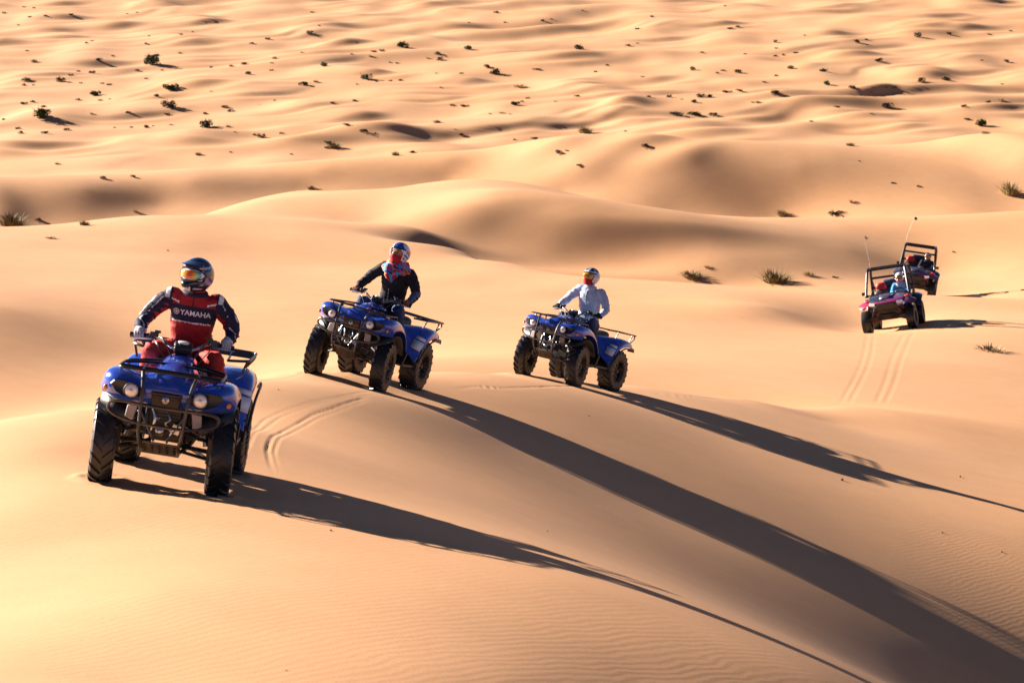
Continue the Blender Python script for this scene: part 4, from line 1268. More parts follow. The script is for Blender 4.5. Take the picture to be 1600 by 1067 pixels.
def rider_pale(q, steer):
    o, hd = make_rider(q, dict(torso='light_blue', arm='light_blue', forearm='light_blue', leg='jeans', head='skin', neck='light_blue', hand='glove', cuff='light_blue', collar='light_blue'), .065, lean=.0, seed=9, steer=steer)
    def hp(az, el):
        if 20 < el < 27 and abs(az) < 80: return 'navy'
        if el > 34 and abs(math.sin(az * .055 + .9)) < .80 and el < 82: return 'navy' if (az + el) % 37 > 12 else 'blue'
        if abs(el - 32) < 4: return 'white'
        return 'silver' if el > 0 else 'white'
    h, T = make_helmet(o, hd, R(-14), R(2), 0, hp, LENS_AMBER, False, None, 'yellow')
    make_face(o, T, 'scarf_red')
    mb = MB()
    pts = []
    for z in np.linspace(1.43, 1.27, 8):
        ok, loc, _, _ = o.ray_cast(Vector((0, -2, z)), Vector((0, 1, 0)))
        pts.append((loc if ok else Vector((0, 0, z))) + Vector((0, -.002, 0)))
    mb.tube(pts, .006, 6)
    mb.build('zip', HM['navy'], o)
    tag(o, 'rider in pale blue top with silver helmet, yellow goggles and red face scarf', 'person', 'riders on the quad bikes')
    return o

# ------------------------------------------------------------------ side-by-side buggy (local: forward -y)
def graphic_paint(name, cols, scale, seed):
    m = bpy.data.materials.new(name); m.use_nodes = True
    nt = m.node_tree; b = nt.nodes['Principled BSDF']
    tc = nt.nodes.new('ShaderNodeTexCoord'); mp = nt.nodes.new('ShaderNodeMapping'); mp.inputs['Location'].default_value = (seed, seed * .7, 0)
    v = nt.nodes.new('ShaderNodeTexVoronoi'); v.inputs['Scale'].default_value = scale
    cr = nt.nodes.new('ShaderNodeValToRGB'); cr.color_ramp.interpolation = 'CONSTANT'
    nt.links.new(tc.outputs['Object'], mp.inputs[0]); nt.links.new(mp.outputs[0], v.inputs['Vector'])
    sp = nt.nodes.new('ShaderNodeSeparateColor'); nt.links.new(v.outputs['Color'], sp.inputs[0]); nt.links.new(sp.outputs[0], cr.inputs[0])
    el = cr.color_ramp.elements
    el[0].position, el[0].color = 0, (*cols[0], 1); el[1].position, el[1].color = 1 / len(cols), (*cols[1], 1)
    for k in range(2, len(cols)):
        e = el.new(k / len(cols)); e.color = (*cols[k], 1)
    nt.links.new(cr.outputs[0], b.inputs['Base Color'])
    b.inputs['Roughness'].default_value = 0.3; b.inputs['Coat Weight'].default_value = 0.6
    return m
GP = graphic_paint('pink_graphics', [(.42, .012, .11), (.48, .02, .16), (.30, .012, .08), (.06, .03, .14), (.45, .03, .06)], 3.2, 1.3)
GD = graphic_paint('dark_graphics', [(.05, .055, .09), (.07, .08, .13), (.03, .03, .05), (.16, .05, .16)], 2.5, 4.1)
M['arm_red'] = mat('red_arm_paint', (.42, .03, .02), 0.4, dust=.3)
M['red_seat'] = mat('red_seat_vinyl', (.50, .015, .03), 0.45)
M['cage'] = mat('cage_black', (.02, .02, .022), 0.35, 0.3, dust=.1)
M['flag_pole'] = mat('whip_pole', (.72, .62, .50), 0.5)
M['flag_tan'] = mat('flag_tan', (.62, .48, .30), 0.8)
M['flag_dark'] = mat('flag_dark', (.10, .07, .05), 0.8)
def make_buggy(gp, flagm, whip_lean):
    t = empty('buggy')
    for s in (-1, 1):
        wheel(t, .62 * s, -.98, .335, .24, .175, R(-4), .2, key='buggy')
        wheel(t, .62 * s, .98, .335, .28, .175, 0, .5, key='buggy')
    # tub and floor
    mb = MB().box((0, 0, .42), (1.05, 2.3, .12)).box((0, -.75, .60), (.70, .75, .30)).box((0, .95, .72), (1.0, .62, .28))
    mb.build('chassis', M['black_plastic'], t, bevel=.02)
    # hood
    rows = [[(0, -1.32, .70), (.25, -1.30, .70), (.44, -1.22, .70)], [(0, -1.36, .84), (.26, -1.33, .84), (.47, -1.24, .83)], [(0, -1.24, .945), (.28, -1.22, .935), (.48, -1.15, .92)], [(0, -.90, 1.02), (.30, -.90, 1.01), (.50, -.88, .99)], [(0, -.60, 1.06), (.32, -.60, 1.05), (.56, -.60, 1.03)]]
    hood = MB().grid(mir(rows)).build('hood', GD, t, sub=2, solid=.015)
    MB().grid(mir([[(0, -1.372, .845), (.27, -1.338, .845), (.47, -1.25, .835)], [(0, -1.34, .885), (.28, -1.31, .88), (.48, -1.225, .868)]])).build('hood_stripe', gp, hood, sub=1, solid=.008)
    MB().grid(mir([[(0, -1.20, .965), (.17, -1.19, .96)], [(0, -.95, 1.02), (.20, -.95, 1.015)], [(0, -.66, 1.065), (.24, -.66, 1.06)]])).build('hood_panel', GD, hood, solid=.012)
    MB().plate([(-.30, -1.375, .83), (.30, -1.375, .83), (.24, -1.33, .58), (-.24, -1.33, .58)], (0, .03, 0)).build('grille', M['black_plastic'], t, bevel=.01)
    for s in (-1, 1):
        # fenders
        fr = [[(s * .42, -1.28, .80), (s * .60, -1.26, .78), (s * .76, -1.20, .70)], [(s * .46, -1.14, .90), (s * .64, -1.12, .88), (s * .79, -1.10, .80)], [(s * .49, -.94, .94), (s * .66, -.92, .93), (s * .81, -.92, .85)], [(s * .53, -.70, .92), (s * .68, -.66, .88), (s * .79, -.66, .78)], [(s * .56, -.58, .80), (s * .68, -.54, .70), (s * .76, -.54, .62)]]
        f = MB().grid(fr).build('front_fender', gp if s < 0 else GD, t, sub=2, solid=.012)
        MB().grid([[(s * .50, -1.10, .955), (s * .62, -1.08, .945)], [(s * .52, -.80, .985), (s * .64, -.78, .97)]]).build('fender_patch', M['red_seat'] if s > 0 else gp, f, solid=.01)
        h = MB().plate([(s * .30, -1.375, .86), (s * .46, -1.31, .875), (s * .48, -1.30, .80), (s * .32, -1.37, .775)], (0, .03, 0)).build('headlight', M['lamp'], t, bevel=.008)
        rf = [[(s * .50, .52, .62), (s * .66, .50, .55), (s * .76, .50, .50)], [(s * .50, .62, .86), (s * .68, .62, .84), (s * .80, .64, .76)], [(s * .50, .98, .95), (s * .70, .98, .93), (s * .82, .98, .84)], [(s * .50, 1.32, .90), (s * .68, 1.32, .88), (s * .78, 1.32, .78)]]
        MB().grid(rf).build('rear_fender', GD, t, sub=2, solid=.012)
        MB().grid([[(s * .58, -.55, .98), (s * .58, -.25, .90), (s * .60, .15, .82), (s * .60, .50, .86)], [(s * .64, -.55, .74), (s * .66, -.25, .68), (s * .66, .15, .64), (s * .64, .50, .66)], [(s * .60, -.55, .44), (s * .62, -.25, .40), (s * .62, .15, .40), (s * .60, .50, .44)]]).build('door', GD, t, sub=1, solid=.015)
        # suspension
        mb = MB()
        for z0, z1 in ((.42, .30), (.56, .42)):
            mb.tube([(s * .22, -1.15, z0), (s * .52, -.98, z1)], .020, 7).tube([(s * .22, -.80, z0), (s * .52, -.98, z1)], .020, 7)
        mb.build('front_suspension_arm', M['arm_red'], t)
        MB().tube([(s * .25, .60, .42), (s * .52, .98, .32)], .024, 7).tube([(s * .22, 1.15, .50), (s * .52, .98, .36)], .02, 7).build('rear_suspension_arm', M['arm_red'], t)
        sh = MB().tube([(s * .47, -.97, .40), (s * .33, -.92, .92)], .022, 9).build('shock_absorber', M['steel'], t)
        MB().tube(spring_pts((s * .46, -.97, .48), (s * .35, -.925, .86), .042, 7), .009, 5).build('coil_spring', M['arm_red'], sh)
        # seats
        x = s * .29
        def ring(c, rx, ry, n=14):
            return [(c[0] + rx * math.copysign(abs(math.cos(a)) ** .7, math.cos(a)), c[1] + ry * math.copysign(abs(math.sin(a)) ** .7, math.sin(a)), c[2]) for a in np.linspace(0, 2 * math.pi, n, endpoint=False)]
        st = MB().loft([ring((x, .20, .50), .22, .24), ring((x, .19, .60), .23, .26), ring((x, .20, .66), .21, .23)]).build('seat', M['seat'], t, sub=1)
        MB().loft([ring((x, .46, .58), .22, .07), ring((x, .50, .80), .235, .075), ring((x, .55, 1.05), .22, .07), ring((x, .58, 1.15), .18, .06)]).build('backrest', M['seat'], st, sub=1)
        MB().loft([ring((x, .575, 1.13), .17, .065), ring((x, .585, 1.22), .165, .075), ring((x, .595, 1.31), .13, .07), ring((x, .60, 1.345), .07, .04)]).build('headrest', M['red_seat'], st, sub=1)
        MB().box((s * .68, -.44, 1.12), (.11, .05, .09)).tube([(s * .56, -.42, 1.07), (s * .65, -.43, 1.11)], .010, 6).build('mirror', M['cage'], t, bevel=.012)
    # cage
    mb = MB()
    for s in (-1, 1):
        mb.tube(cat([(s * .60, -.62, 1.02), (s * .575, -.45, 1.30), (s * .54, -.22, 1.63), (s * .525, -.12, 1.735), (s * .52, .05, 1.775), (s * .52, .55, 1.77), (s * .535, .70, 1.715), (s * .56, .76, 1.53), (s * .58, .80, 1.0), (s * .57, .80, .70)], 4), .036, 9)
        mb.tube([(s * .56, .76, 1.54), (s * .54, 1.25, 1.0), (s * .52, 1.28, .92)], .022, 8)
        mb.tube([(s * .58, .78, 1.12), (s * .60, .30, .92)], .02, 8)
    for y, z, x in ((-.10, 1.75, .52), (.60, 1.765, .525), (.78, 1.20, .57), (-.60, 1.04, .58)):
        mb.tube([(-x, y, z), (x, y, z)], .034, 8)
    mb.tube([(-.55, .77, 1.48), (.55, .77, 1.48)], .034, 8)
    mb.build('roll_cage', M['cage'], t)
    mb = MB().tube(cat([(-.42, -1.30, .50), (-.36, -1.42, .60), (-.25, -1.45, .78), (0, -1.46, .80), (.25, -1.45, .78), (.36, -1.42, .60), (.42, -1.30, .50)], 4), .020, 8).tube([(-.30, -1.43, .60), (.30, -1.43, .60)], .018, 8).plate([(-.28, -1.40, .50), (.28, -1.40, .50), (.25, -1.2, .36), (-.25, -1.2, .36)], (0, 0, .012))
    mb.build('front_bumper', M['cage'], t)
    MB().box((0, -.58, .95), (1.05, .18, .22), (.3, 0, 0)).build('dashboard', M['black_plastic'], t, bevel=.03)
    sw = MB().tube([(.29 + .17 * math.cos(a), -.30 + .07 * math.sin(a), 1.0 + .155 * math.sin(a)) for a in np.linspace(0, 2 * math.pi, 24, endpoint=False)], .016, 7, closed=True)
    sw.tube([(.29, -.52, .90), (.29, -.30, 1.0)], .02, 8).tube([(.13, -.30, 1.0), (.45, -.30, 1.0)], .012, 6)
    sw.build('steering_wheel', M['cage'], t)
    MB().box((-.22, 1.02, 1.02), (.42, .40, .22)).box((.26, 1.05, 1.06), (.40, .36, .34)).box((0, .86, 1.15), (.5, .16, .5)).build('gear_bag', CL['jeans'], t, bevel=.05)
    wp = MB().tube(cat([(-.54, .80, 1.0), (-.55, .82, 1.9), (-.55 + whip_lean * .5, .84, 2.35), (-.55 + whip_lean, .86, 2.72)], 4), [.008, .006, .005, .004], 6).build('flag_whip', M['flag_pole'], t)
    fx = -.55 + whip_lean
    MB().grid([[(fx, .86, 2.72 - .035 * i), (fx + .05, .90, 2.71 - .035 * i), (fx + .11, .85, 2.69 - .032 * i)] for i in range(4)]).build('flag', flagm, wp, sub=1, solid=.003)
    MB().box((0, 1.36, .80), (.5, .04, .10)).build('tail_panel', M['black_plastic'], t)
    return t

def make_driver(b, keys, hp, lens, seed):
    x = .29
    hd = Vector((x, .26, 1.43))
    gl = {s: Vector((x + s * .165, -.30, 1.03)) for s in (-1, 1)}
    comps = [('rings', [((x, .28, .70), .16, .14, 0), ((x, .29, .80), .17, .13, 0), ((x, .31, .95), .165, .12, .1), ((x, .32, 1.10), .19, .125, .1), ((x, .31, 1.20), .185, .115, .1), ((x, .30, 1.26), .12, .09, 0), ((x, .29, 1.31), .065, .065, 0)], None, keys['torso']),
             ('ball', hd, (.09, .10, .11), 'skin'), ('limb', [(x, .30, 1.27), hd], (.065, .06), 'skin')]
    wr = {}
    for s in (-1, 1):
        sh = Vector((x + s * .17, .30, 1.215)); w = gl[s] + Vector((0, .075, .015)); el = (sh + w) / 2 + Vector((s * .08, .02, -.12)); wr[s] = w
        comps += [('limb', [sh, (sh + el) / 2, el], (.072, .062, .052), keys['arm']), ('limb', [el, (el + w) / 2, w], (.052, .047, .037), keys['arm'])]
        h_ = Vector((x + s * .10, .26, .72)); kn = Vector((x + s * .13, -.20, .80)); an = Vector((x + s * .12, -.48, .56))
        comps += [('limb', [h_, (h_ + kn) / 2, kn], (.10, .09, .07), 'jeans'), ('limb', [kn, (kn + an) / 2, an], (.07, .06, .05), 'jeans'), ('limb', [an, an + Vector((0, -.16, -.02))], (.05, .04), 'boot')]
    me = body_mesh('person', comps, .016, seed=seed)
    o = bpy.data.objects.new('person', me); scene.collection.objects.link(o)
    o.matrix_world = b.matrix_world.copy()
    for s in (-1, 1):
        make_hand(o, wr[s], gl[s], (0, 0, 1) if s > 0 else (0, 0, -1), s, 'glove')
    h, T = make_helmet(o, hd, R(-10), 0, 0, hp, lens, True, None, 'black')
    return o

# ------------------------------------------------------------------ placing vehicles on the sand
def ground_z(x, y):
    return float(terrain(np.array([x]), np.array([y]))[0])
def place(o, fl, fr, rr, base, tr_f, tr_r, sink=.022):
    """fl, fr, rr: survey points of three wheel contacts -> stand o on the terrain there"""
    fl, fr, rr = (Vector(at(*p)) for p in (fl, fr, rr))
    f = (fr - rr); f.z = 0; f.normalize()
    side = Vector((-f.y, f.x, 0))                       # vehicle's left, the right one in the picture
    mid = (fl + fr) / 2
    c = Vector((mid.x, mid.y, 0)) - f * base / 2
    pts = []
    for a, tr in ((base / 2, tr_f), (-base / 2, tr_r)):
        for s in (-1, 1):
            p = c + f * a + side * s * tr
            pts.append((p.x, p.y, ground_z(p.x, p.y)))
    A = np.array(pts)
    k = np.linalg.lstsq(np.c_[A[:, 0] - c.x, A[:, 1] - c.y, np.ones(4)], A[:, 2], rcond=None)[0]
    nz = Vector((-k[0], -k[1], 1)).normalized()
    fy = (f - nz * f.dot(nz)).normalized()
    yv = -fy
    xv = yv.cross(nz)
    m = Matrix((xv, yv, nz)).transposed().to_4x4()
    m.translation = Vector((c.x, c.y, k[2])) - nz * sink
    o.matrix_world = m
    bpy.context.view_layer.update()
    return o
QG = 'blue quad bikes'
q1 = make_quad(R(7), R(1), R(2)); place(q1, (155, 745.5, 18.3), (332, 774, 18.1), (361, 741, 19.33), 1.24, .44, .425)
tag(q1, 'blue quad bike closest to the camera, carrying the rider in the red jacket', 'quad bike', QG)
rider_red(q1, R(7))
q2 = make_quad(R(8), R(-2.5), R(2.5)); place(q2, (484, 583, 29.9), (587, 611, 29.6), (645, 609, 30.75), 1.24, .435, .425)
tag(q2, 'blue quad bike in the middle of the line, carrying the rider in black', 'quad bike', QG)
rider_black(q2, R(8))
q3 = make_quad(R(8), R(-2.5), R(1)); place(q3, (812, 585, 36.5), (895, 603, 36.1), (955, 611, 37.2), 1.24, .435, .425)
tag(q3, 'blue quad bike last in the line, carrying the rider in pale blue', 'quad bike', QG)
rider_pale(q3, R(8))
b1 = make_buggy(GP, M['flag_tan'], -.05); place(b1, (1358, 522, 67.6), (1431, 513, 67.0), (1440, 503, 69.3), 1.96, .62, .62)
tag(b1, 'pink and dark open buggy with black roll cage, the front one of two', 'buggy', 'open buggies')
d1 = make_driver(b1, dict(torso='light_blue', arm='cyan'), lambda a, e: 'white' if e > -10 else 'pink', LENS_AMBER, 2)
tag(d1, 'driver in blue top and white helmet in the front buggy', 'person', 'buggy drivers')
b2 = make_buggy(GD, M['flag_dark'], .16); place(b2, (1398, 460, 84.2), (1452, 468, 84.0), (1456, 462, 86.2), 1.96, .62, .62)
tag(b2, 'dark open buggy with black roll cage following behind the pink one', 'buggy', 'open buggies')
d2 = make_driver(b2, dict(torso='navy', arm='black'), lambda a, e: 'black' if abs(a) > 40 else 'silver', LENS_AMBER, 6)
tag(d2, 'driver in dark clothes and black helmet in the rear buggy', 'person', 'buggy drivers')

# ------------------------------------------------------------------ desert plants
def leafmat(name, a, b, sc=3.0):
    m = mat(name, a, 0.7, spec=0.2)
    nt = m.node_tree
    oi = nt.nodes.new('ShaderNodeObjectInfo'); tc = nt.nodes.new('ShaderNodeTexCoord'); n = nt.nodes.new('ShaderNodeTexNoise'); n.inputs['Scale'].default_value = sc
    ad = nt.nodes.new('ShaderNodeMath'); ad.operation = 'MULTIPLY_ADD'; ad.inputs[1].default_value = .5
    mx = nt.nodes.new('ShaderNodeMix'); mx.data_type = 'RGBA'
    mx.inputs['A'].default_value = (*a, 1); mx.inputs['B'].default_value = (*b, 1)
    nt.links.new(tc.outputs['Object'], n.inputs['Vector']); nt.links.new(oi.outputs['Random'], ad.inputs[0]); nt.links.new(n.outputs['Fac'], ad.inputs[2])
    sb = nt.nodes.new('ShaderNodeMath'); sb.operation = 'SUBTRACT'; sb.inputs[1].default_value = .25; sb.use_clamp = True
    nt.links.new(ad.outputs[0], sb.inputs[0]); nt.links.new(sb.outputs[0], mx.inputs['Factor'])
    nt.links.new(mx.outputs['Result'], nt.nodes['Principled BSDF'].inputs['Base Color'])
    return m
LM = {'green': leafmat('shrub_green', (.032, .060, .022), (.085, .12, .04)), 'dry': leafmat('shrub_dry', (.045, .030, .018), (.12, .08, .045)), 'olive': leafmat('grass_olive', (.11, .09, .035), (.32, .24, .11)),
      'tan': leafmat('grass_tan', (.34, .23, .11), (.46, .33, .17)), 'twig': leafmat('twig', (.07, .045, .028), (.14, .09, .05))}
def bush_mesh(name, kind, seed, n=150, grass=False, h=.62):
    """unit wide plant standing at z = 0"""
    rd = random.Random(seed)
    mb = MB()
    if grass:
        for _ in range(n):
            a = rd.uniform(0, 2 * math.pi); r0 = .30 * math.sqrt(rd.random()); lean = rd.uniform(.15, 1.1); L = h * rd.uniform(.55, 1.25)
            bx, by = r0 * math.cos(a), r0 * math.sin(a)
            a2 = a + rd.uniform(-.6, .6)
            dx, dy = math.cos(a2) * lean * L * .7, math.sin(a2) * lean * L * .7
            w = .012 + .010 * rd.random(); px, py = -math.sin(a2) * w, math.cos(a2) * w
            zt = L * (1 - .45 * lean)
            v = [(bx - px, by - py, -.05), (bx + px, by + py, -.05), (bx + dx * .4 + px * .8, by + dy * .4 + py * .8, zt * .62), (bx + dx * .4 - px * .8, by + dy * .4 - py * .8, zt * .62), (bx + dx, by + dy, zt)]
            mb.add(v, [(0, 1, 2, 3), (3, 2, 4)])
    else:
        cl = [(rd.uniform(-.30, .30), rd.uniform(-.30, .30), rd.uniform(.10, .34) * h / .62, rd.uniform(.13, .24)) for _ in range(9)]
        for _ in range(n):
            cx, cy, cz, cr = rd.choice(cl)
            d = Vector((rd.gauss(0, 1), rd.gauss(0, 1), rd.gauss(.25, 1))).normalized() * cr * rd.uniform(.55, 1.15)
            p = Vector((cx, cy, cz)) + Vector((d.x, d.y, d.z * .85))
            p.z = max(p.z, .0)
            u = Vector((rd.gauss(0, 1), rd.gauss(0, 1), rd.gauss(0, 1))).normalized(); w = u.orthogonal().normalized()
            s = rd.uniform(.036, .075)
            mb.add([p - u * s, p + w * s * .6, p + u * s * 1.2, p - w * s * .6], [(0, 1, 2, 3)])
    return mb.mesh(name, LM[kind], smooth=False)
def twig_mesh(name, seed, n=14, h=.5):
    rd = random.Random(seed); mb = MB()
    for _ in range(n):
        a = rd.uniform(0, 2 * math.pi); r = rd.uniform(.15, .42)
        mb.tube([(0.03 * math.cos(a), .03 * math.sin(a), -.05), (r * .5 * math.cos(a + .2), r * .5 * math.sin(a + .2), h * .5), (r * math.cos(a), r * math.sin(a), h * rd.uniform(.6, 1.1))], [.016, .011, .005], 4)
    return mb.mesh(name, LM['twig'], smooth=False)
BM = {'green': [bush_mesh('shrub', 'green', 10 + k, 520, h=.52) for k in range(4)], 'dry': [bush_mesh('shrub', 'dry', 20 + k, 340, h=.42) for k in range(5)],
      'olive': [bush_mesh('grass_tuft', 'olive', 30 + k, 170, True, .60) for k in range(3)], 'tan': [bush_mesh('grass_tuft', 'tan', 40 + k, 120, True, .45) for k in range(3)]}
TW = [twig_mesh('stems', 50 + k) for k in range(3)]
rnd = random.Random(11)
def ray_ground(u, v):
    d = Vector(at(u, v, 1.0)) - Vector((0, 0, CAM_Z))
    ok, loc, nrm, _ = ground.ray_cast(Vector((0, 0, CAM_Z)), d.normalized())
    return loc, (loc - Vector((0, 0, CAM_Z))).length
def plant(u, v, wpx, kind, label, group, hs=1.0, parts=False):
    loc, t = ray_ground(u, v)
    w = wpx * t / F * (1.0 if wpx > 13 else 1.15)
    name = 'grass_tuft' if kind in ('olive', 'tan') else 'shrub'
    me = rnd.choice(BM[kind])
    sc = (w * 1.05, w * rnd.uniform(.8, 1.1), w * hs * rnd.uniform(.85, 1.15) * (.72 if kind in ('olive', 'tan') else 1))
    rot = rnd.uniform(0, 6.28)
    if parts:
        o = empty(name)
        for nm, m_ in (('foliage', me), ('stems', rnd.choice(TW))):
            c = bpy.data.objects.new(nm, m_); scene.collection.objects.link(c); c.parent = o
    else:
        o = bpy.data.objects.new(name, me); scene.collection.objects.link(o)
    o.location = loc - Vector((0, 0, .01)); o.scale = sc; o.rotation_euler = (0, 0, rot)
    tag(o, label, 'grass' if name == 'grass_tuft' else 'shrub', group)
    return o
# the plants one can name: (u, v, width px, kind, height factor, label)
NAMED = [
    (237, 101, 30, 'green', 1.0, 'round green shrub with a dark shadow left of the highest small dry shrubs'), (63, 183, 40, 'green', .8, 'wide low green shrub, largest on the far sand at the left'),
    (268, 140, 26, 'green', .8, 'flat green shrub at the left end of a long brown hollow'), (149, 149, 17, 'green', .9, 'small dark green shrub above and right of the wide low green one'),
    (323, 199, 26, 'green', .9, 'bright green shrub just behind the long smooth sand wave'), (265, 168, 25, 'dry', 1.0, 'dark brown shrub mound with a black shaded side below the flat green shrub'),
    (506, 104, 15, 'green', 1.1, 'small dark green ball shrub above the centre left of the far sand'), (474, 133, 15, 'green', .9, 'narrow green shrub leaning on a pale rise'),
    (629, 74, 18, 'green', 1.2, 'tall round green shrub casting a pointed shadow, top centre'), (732, 77, 16, 'green', 1.0, 'dark green shrub right of the tall round one with pointed shadow'),
    (571, 124, 20, 'green', 1.1, 'dark green shrub with a row of small dry specks at its right'), (761, 106, 17, 'dry', 1.1, 'upper of two dark brown shrubs standing close together'),
    (773, 116, 20, 'dry', .9, 'lower of two dark brown shrubs standing close together'), (484, 53, 20, 'dry', .6, 'low dark shrub at the end of a thin brown streak of debris'),
    (522, 231, 26, 'olive', .9, 'olive grass clump with dark shaded foot near the long sand wave'), (618, 243, 16, 'olive', 1.0, 'pale olive tuft below the shallow brown hollow'),
    (683, 192, 15, 'olive', .8, 'small olive tuft on open sand right of a row of footprints'), (541, 196, 15, 'dry', .6, 'dark shrub at the foot of the steep shaded dune'),
    (726, 167, 14, 'dry', .8, 'dry brown shrub paired with a smaller one at its left'), (905, 77, 18, 'dry', .9, 'jagged dark shrub alone on smooth sand, upper middle'),
    (813, 137, 26, 'tan', .6, 'arched mound of dry tan stalks'), (805, 164, 13, 'green', .9, 'small green shrub below the arched tan stalks'),
    (915, 208, 28, 'olive', 1.0, 'yellow and dark olive bush with black shaded right side'), (1082, 110, 13, 'dry', 1.0, 'dark shrub facing a group of three smaller ones'),
    (1056, 179, 28, 'dry', .35, 'long low dark row of dry growth left of a green sprig'), (1085, 180, 20, 'green', .7, 'bright green sprig at the end of a long low dark row'),
    (1094, 152, 18, 'dry', .8, 'scrubby brown shrub in the middle of a line of tufts'), (1108, 152, 11, 'green', .8, 'little green shrub touching the scrubby brown one'),
    (1136, 145, 16, 'dry', .6, 'brown shrub with slanting shadow right of the line of tufts'), (872, 239, 16, 'dry', .8, 'dark shrub in a shaded dip beside the long wave of sand'),
    (1211, 147, 18, 'green', .7, 'green shrub with a long shadow right of the line of tufts'), (1293, 133, 14, 'green', 1.0, 'forked green shrub on bare sand'),
    (1339, 67, 14, 'dry', 1.0, 'dark shrub with a raised left branch on a pale crest'), (1434, 58, 15, 'dry', 1.1, 'dark shrub with a pale twig at the left end of a brown dune hollow'),
    (1440, 128, 16, 'dry', 1.1, 'black shaded shrub with pale stalks left of a bare mound'), (1479, 126, 17, 'dry', .9, 'dark shrub right of the bare mound with pale stalks'),
    (1387, 168, 21, 'dry', .8, 'spreading dark shrub, largest on the sand above the two buggies'), (1533, 197, 20, 'green', 1.1, 'dark green tufted shrub with a shadow streak near the right edge'),
    (1541, 209, 12, 'dry', .7, 'small dry shrub just below the dark green tufted one'), (1329, 228, 20, 'olive', .6, 'olive brown tuft above the big bare dune crest'),
    (1567, 159, 20, 'tan', .7, 'loop of pale dry stalks near the right edge'), (1372, 96, 12, 'dry', .8, 'small dark shrub midway across a pale slope at the right'),
    (18, 350, 56, 'olive', .8, 'large pale olive grass clump at the left edge by the sand wave'), (132, 352, 20, 'olive', .9, 'yellow green tuft with dark foot on the crest of the sand plain'),
    (60, 345, 14, 'dry', .9, 'small dark shrub beside the large pale olive clump'), (213, 332, 12, 'tan', 1.0, 'little tan tuft at the foot of the sand wave'),
    (487, 296, 16, 'olive', 1.0, 'small yellow tuft alone on the crest of the sand plain'), (80, 373, 24, 'tan', .4, 'faint tuft of pale stalks on the sand plain at the left'),
    (1082, 433, 42, 'olive', .6, 'sprawling olive tuft left of the dark hollow foot'), (1212, 440, 58, 'olive', .75, 'largest olive grass clump, casting a long shadow towards the buggies'),
    (1265, 431, 26, 'tan', .7, 'pale twiggy tuft between the largest olive clump and the buggies'), (1305, 434, 9, 'dry', .8, 'small round dark shrub left of the buggies'),
    (1222, 337, 24, 'olive', 1.0, 'olive tuft with black shaded side under the dark sand wave'), (1305, 335, 34, 'dry', .4, 'low brown debris of dry stalks under the dark sand wave'),
    (1332, 316, 17, 'tan', .7, 'pale tuft with a thin shadow above the low brown debris'), (1578, 303, 40, 'olive', 1.0, 'tall yellow green grass clump at the right edge'),
    (1548, 548, 60, 'tan', .35, 'thin scatter of pale dry stalks on the plain right of the buggies'), (1106, 418, 18, 'tan', .5, 'pale dry twigs lying in the dark hollow'),
]
for u, v, w, k, hs, lab in NAMED:
    plant(u, v, w, k, lab, 'shrubs and grass tufts on the dunes', hs, parts=w >= 18)
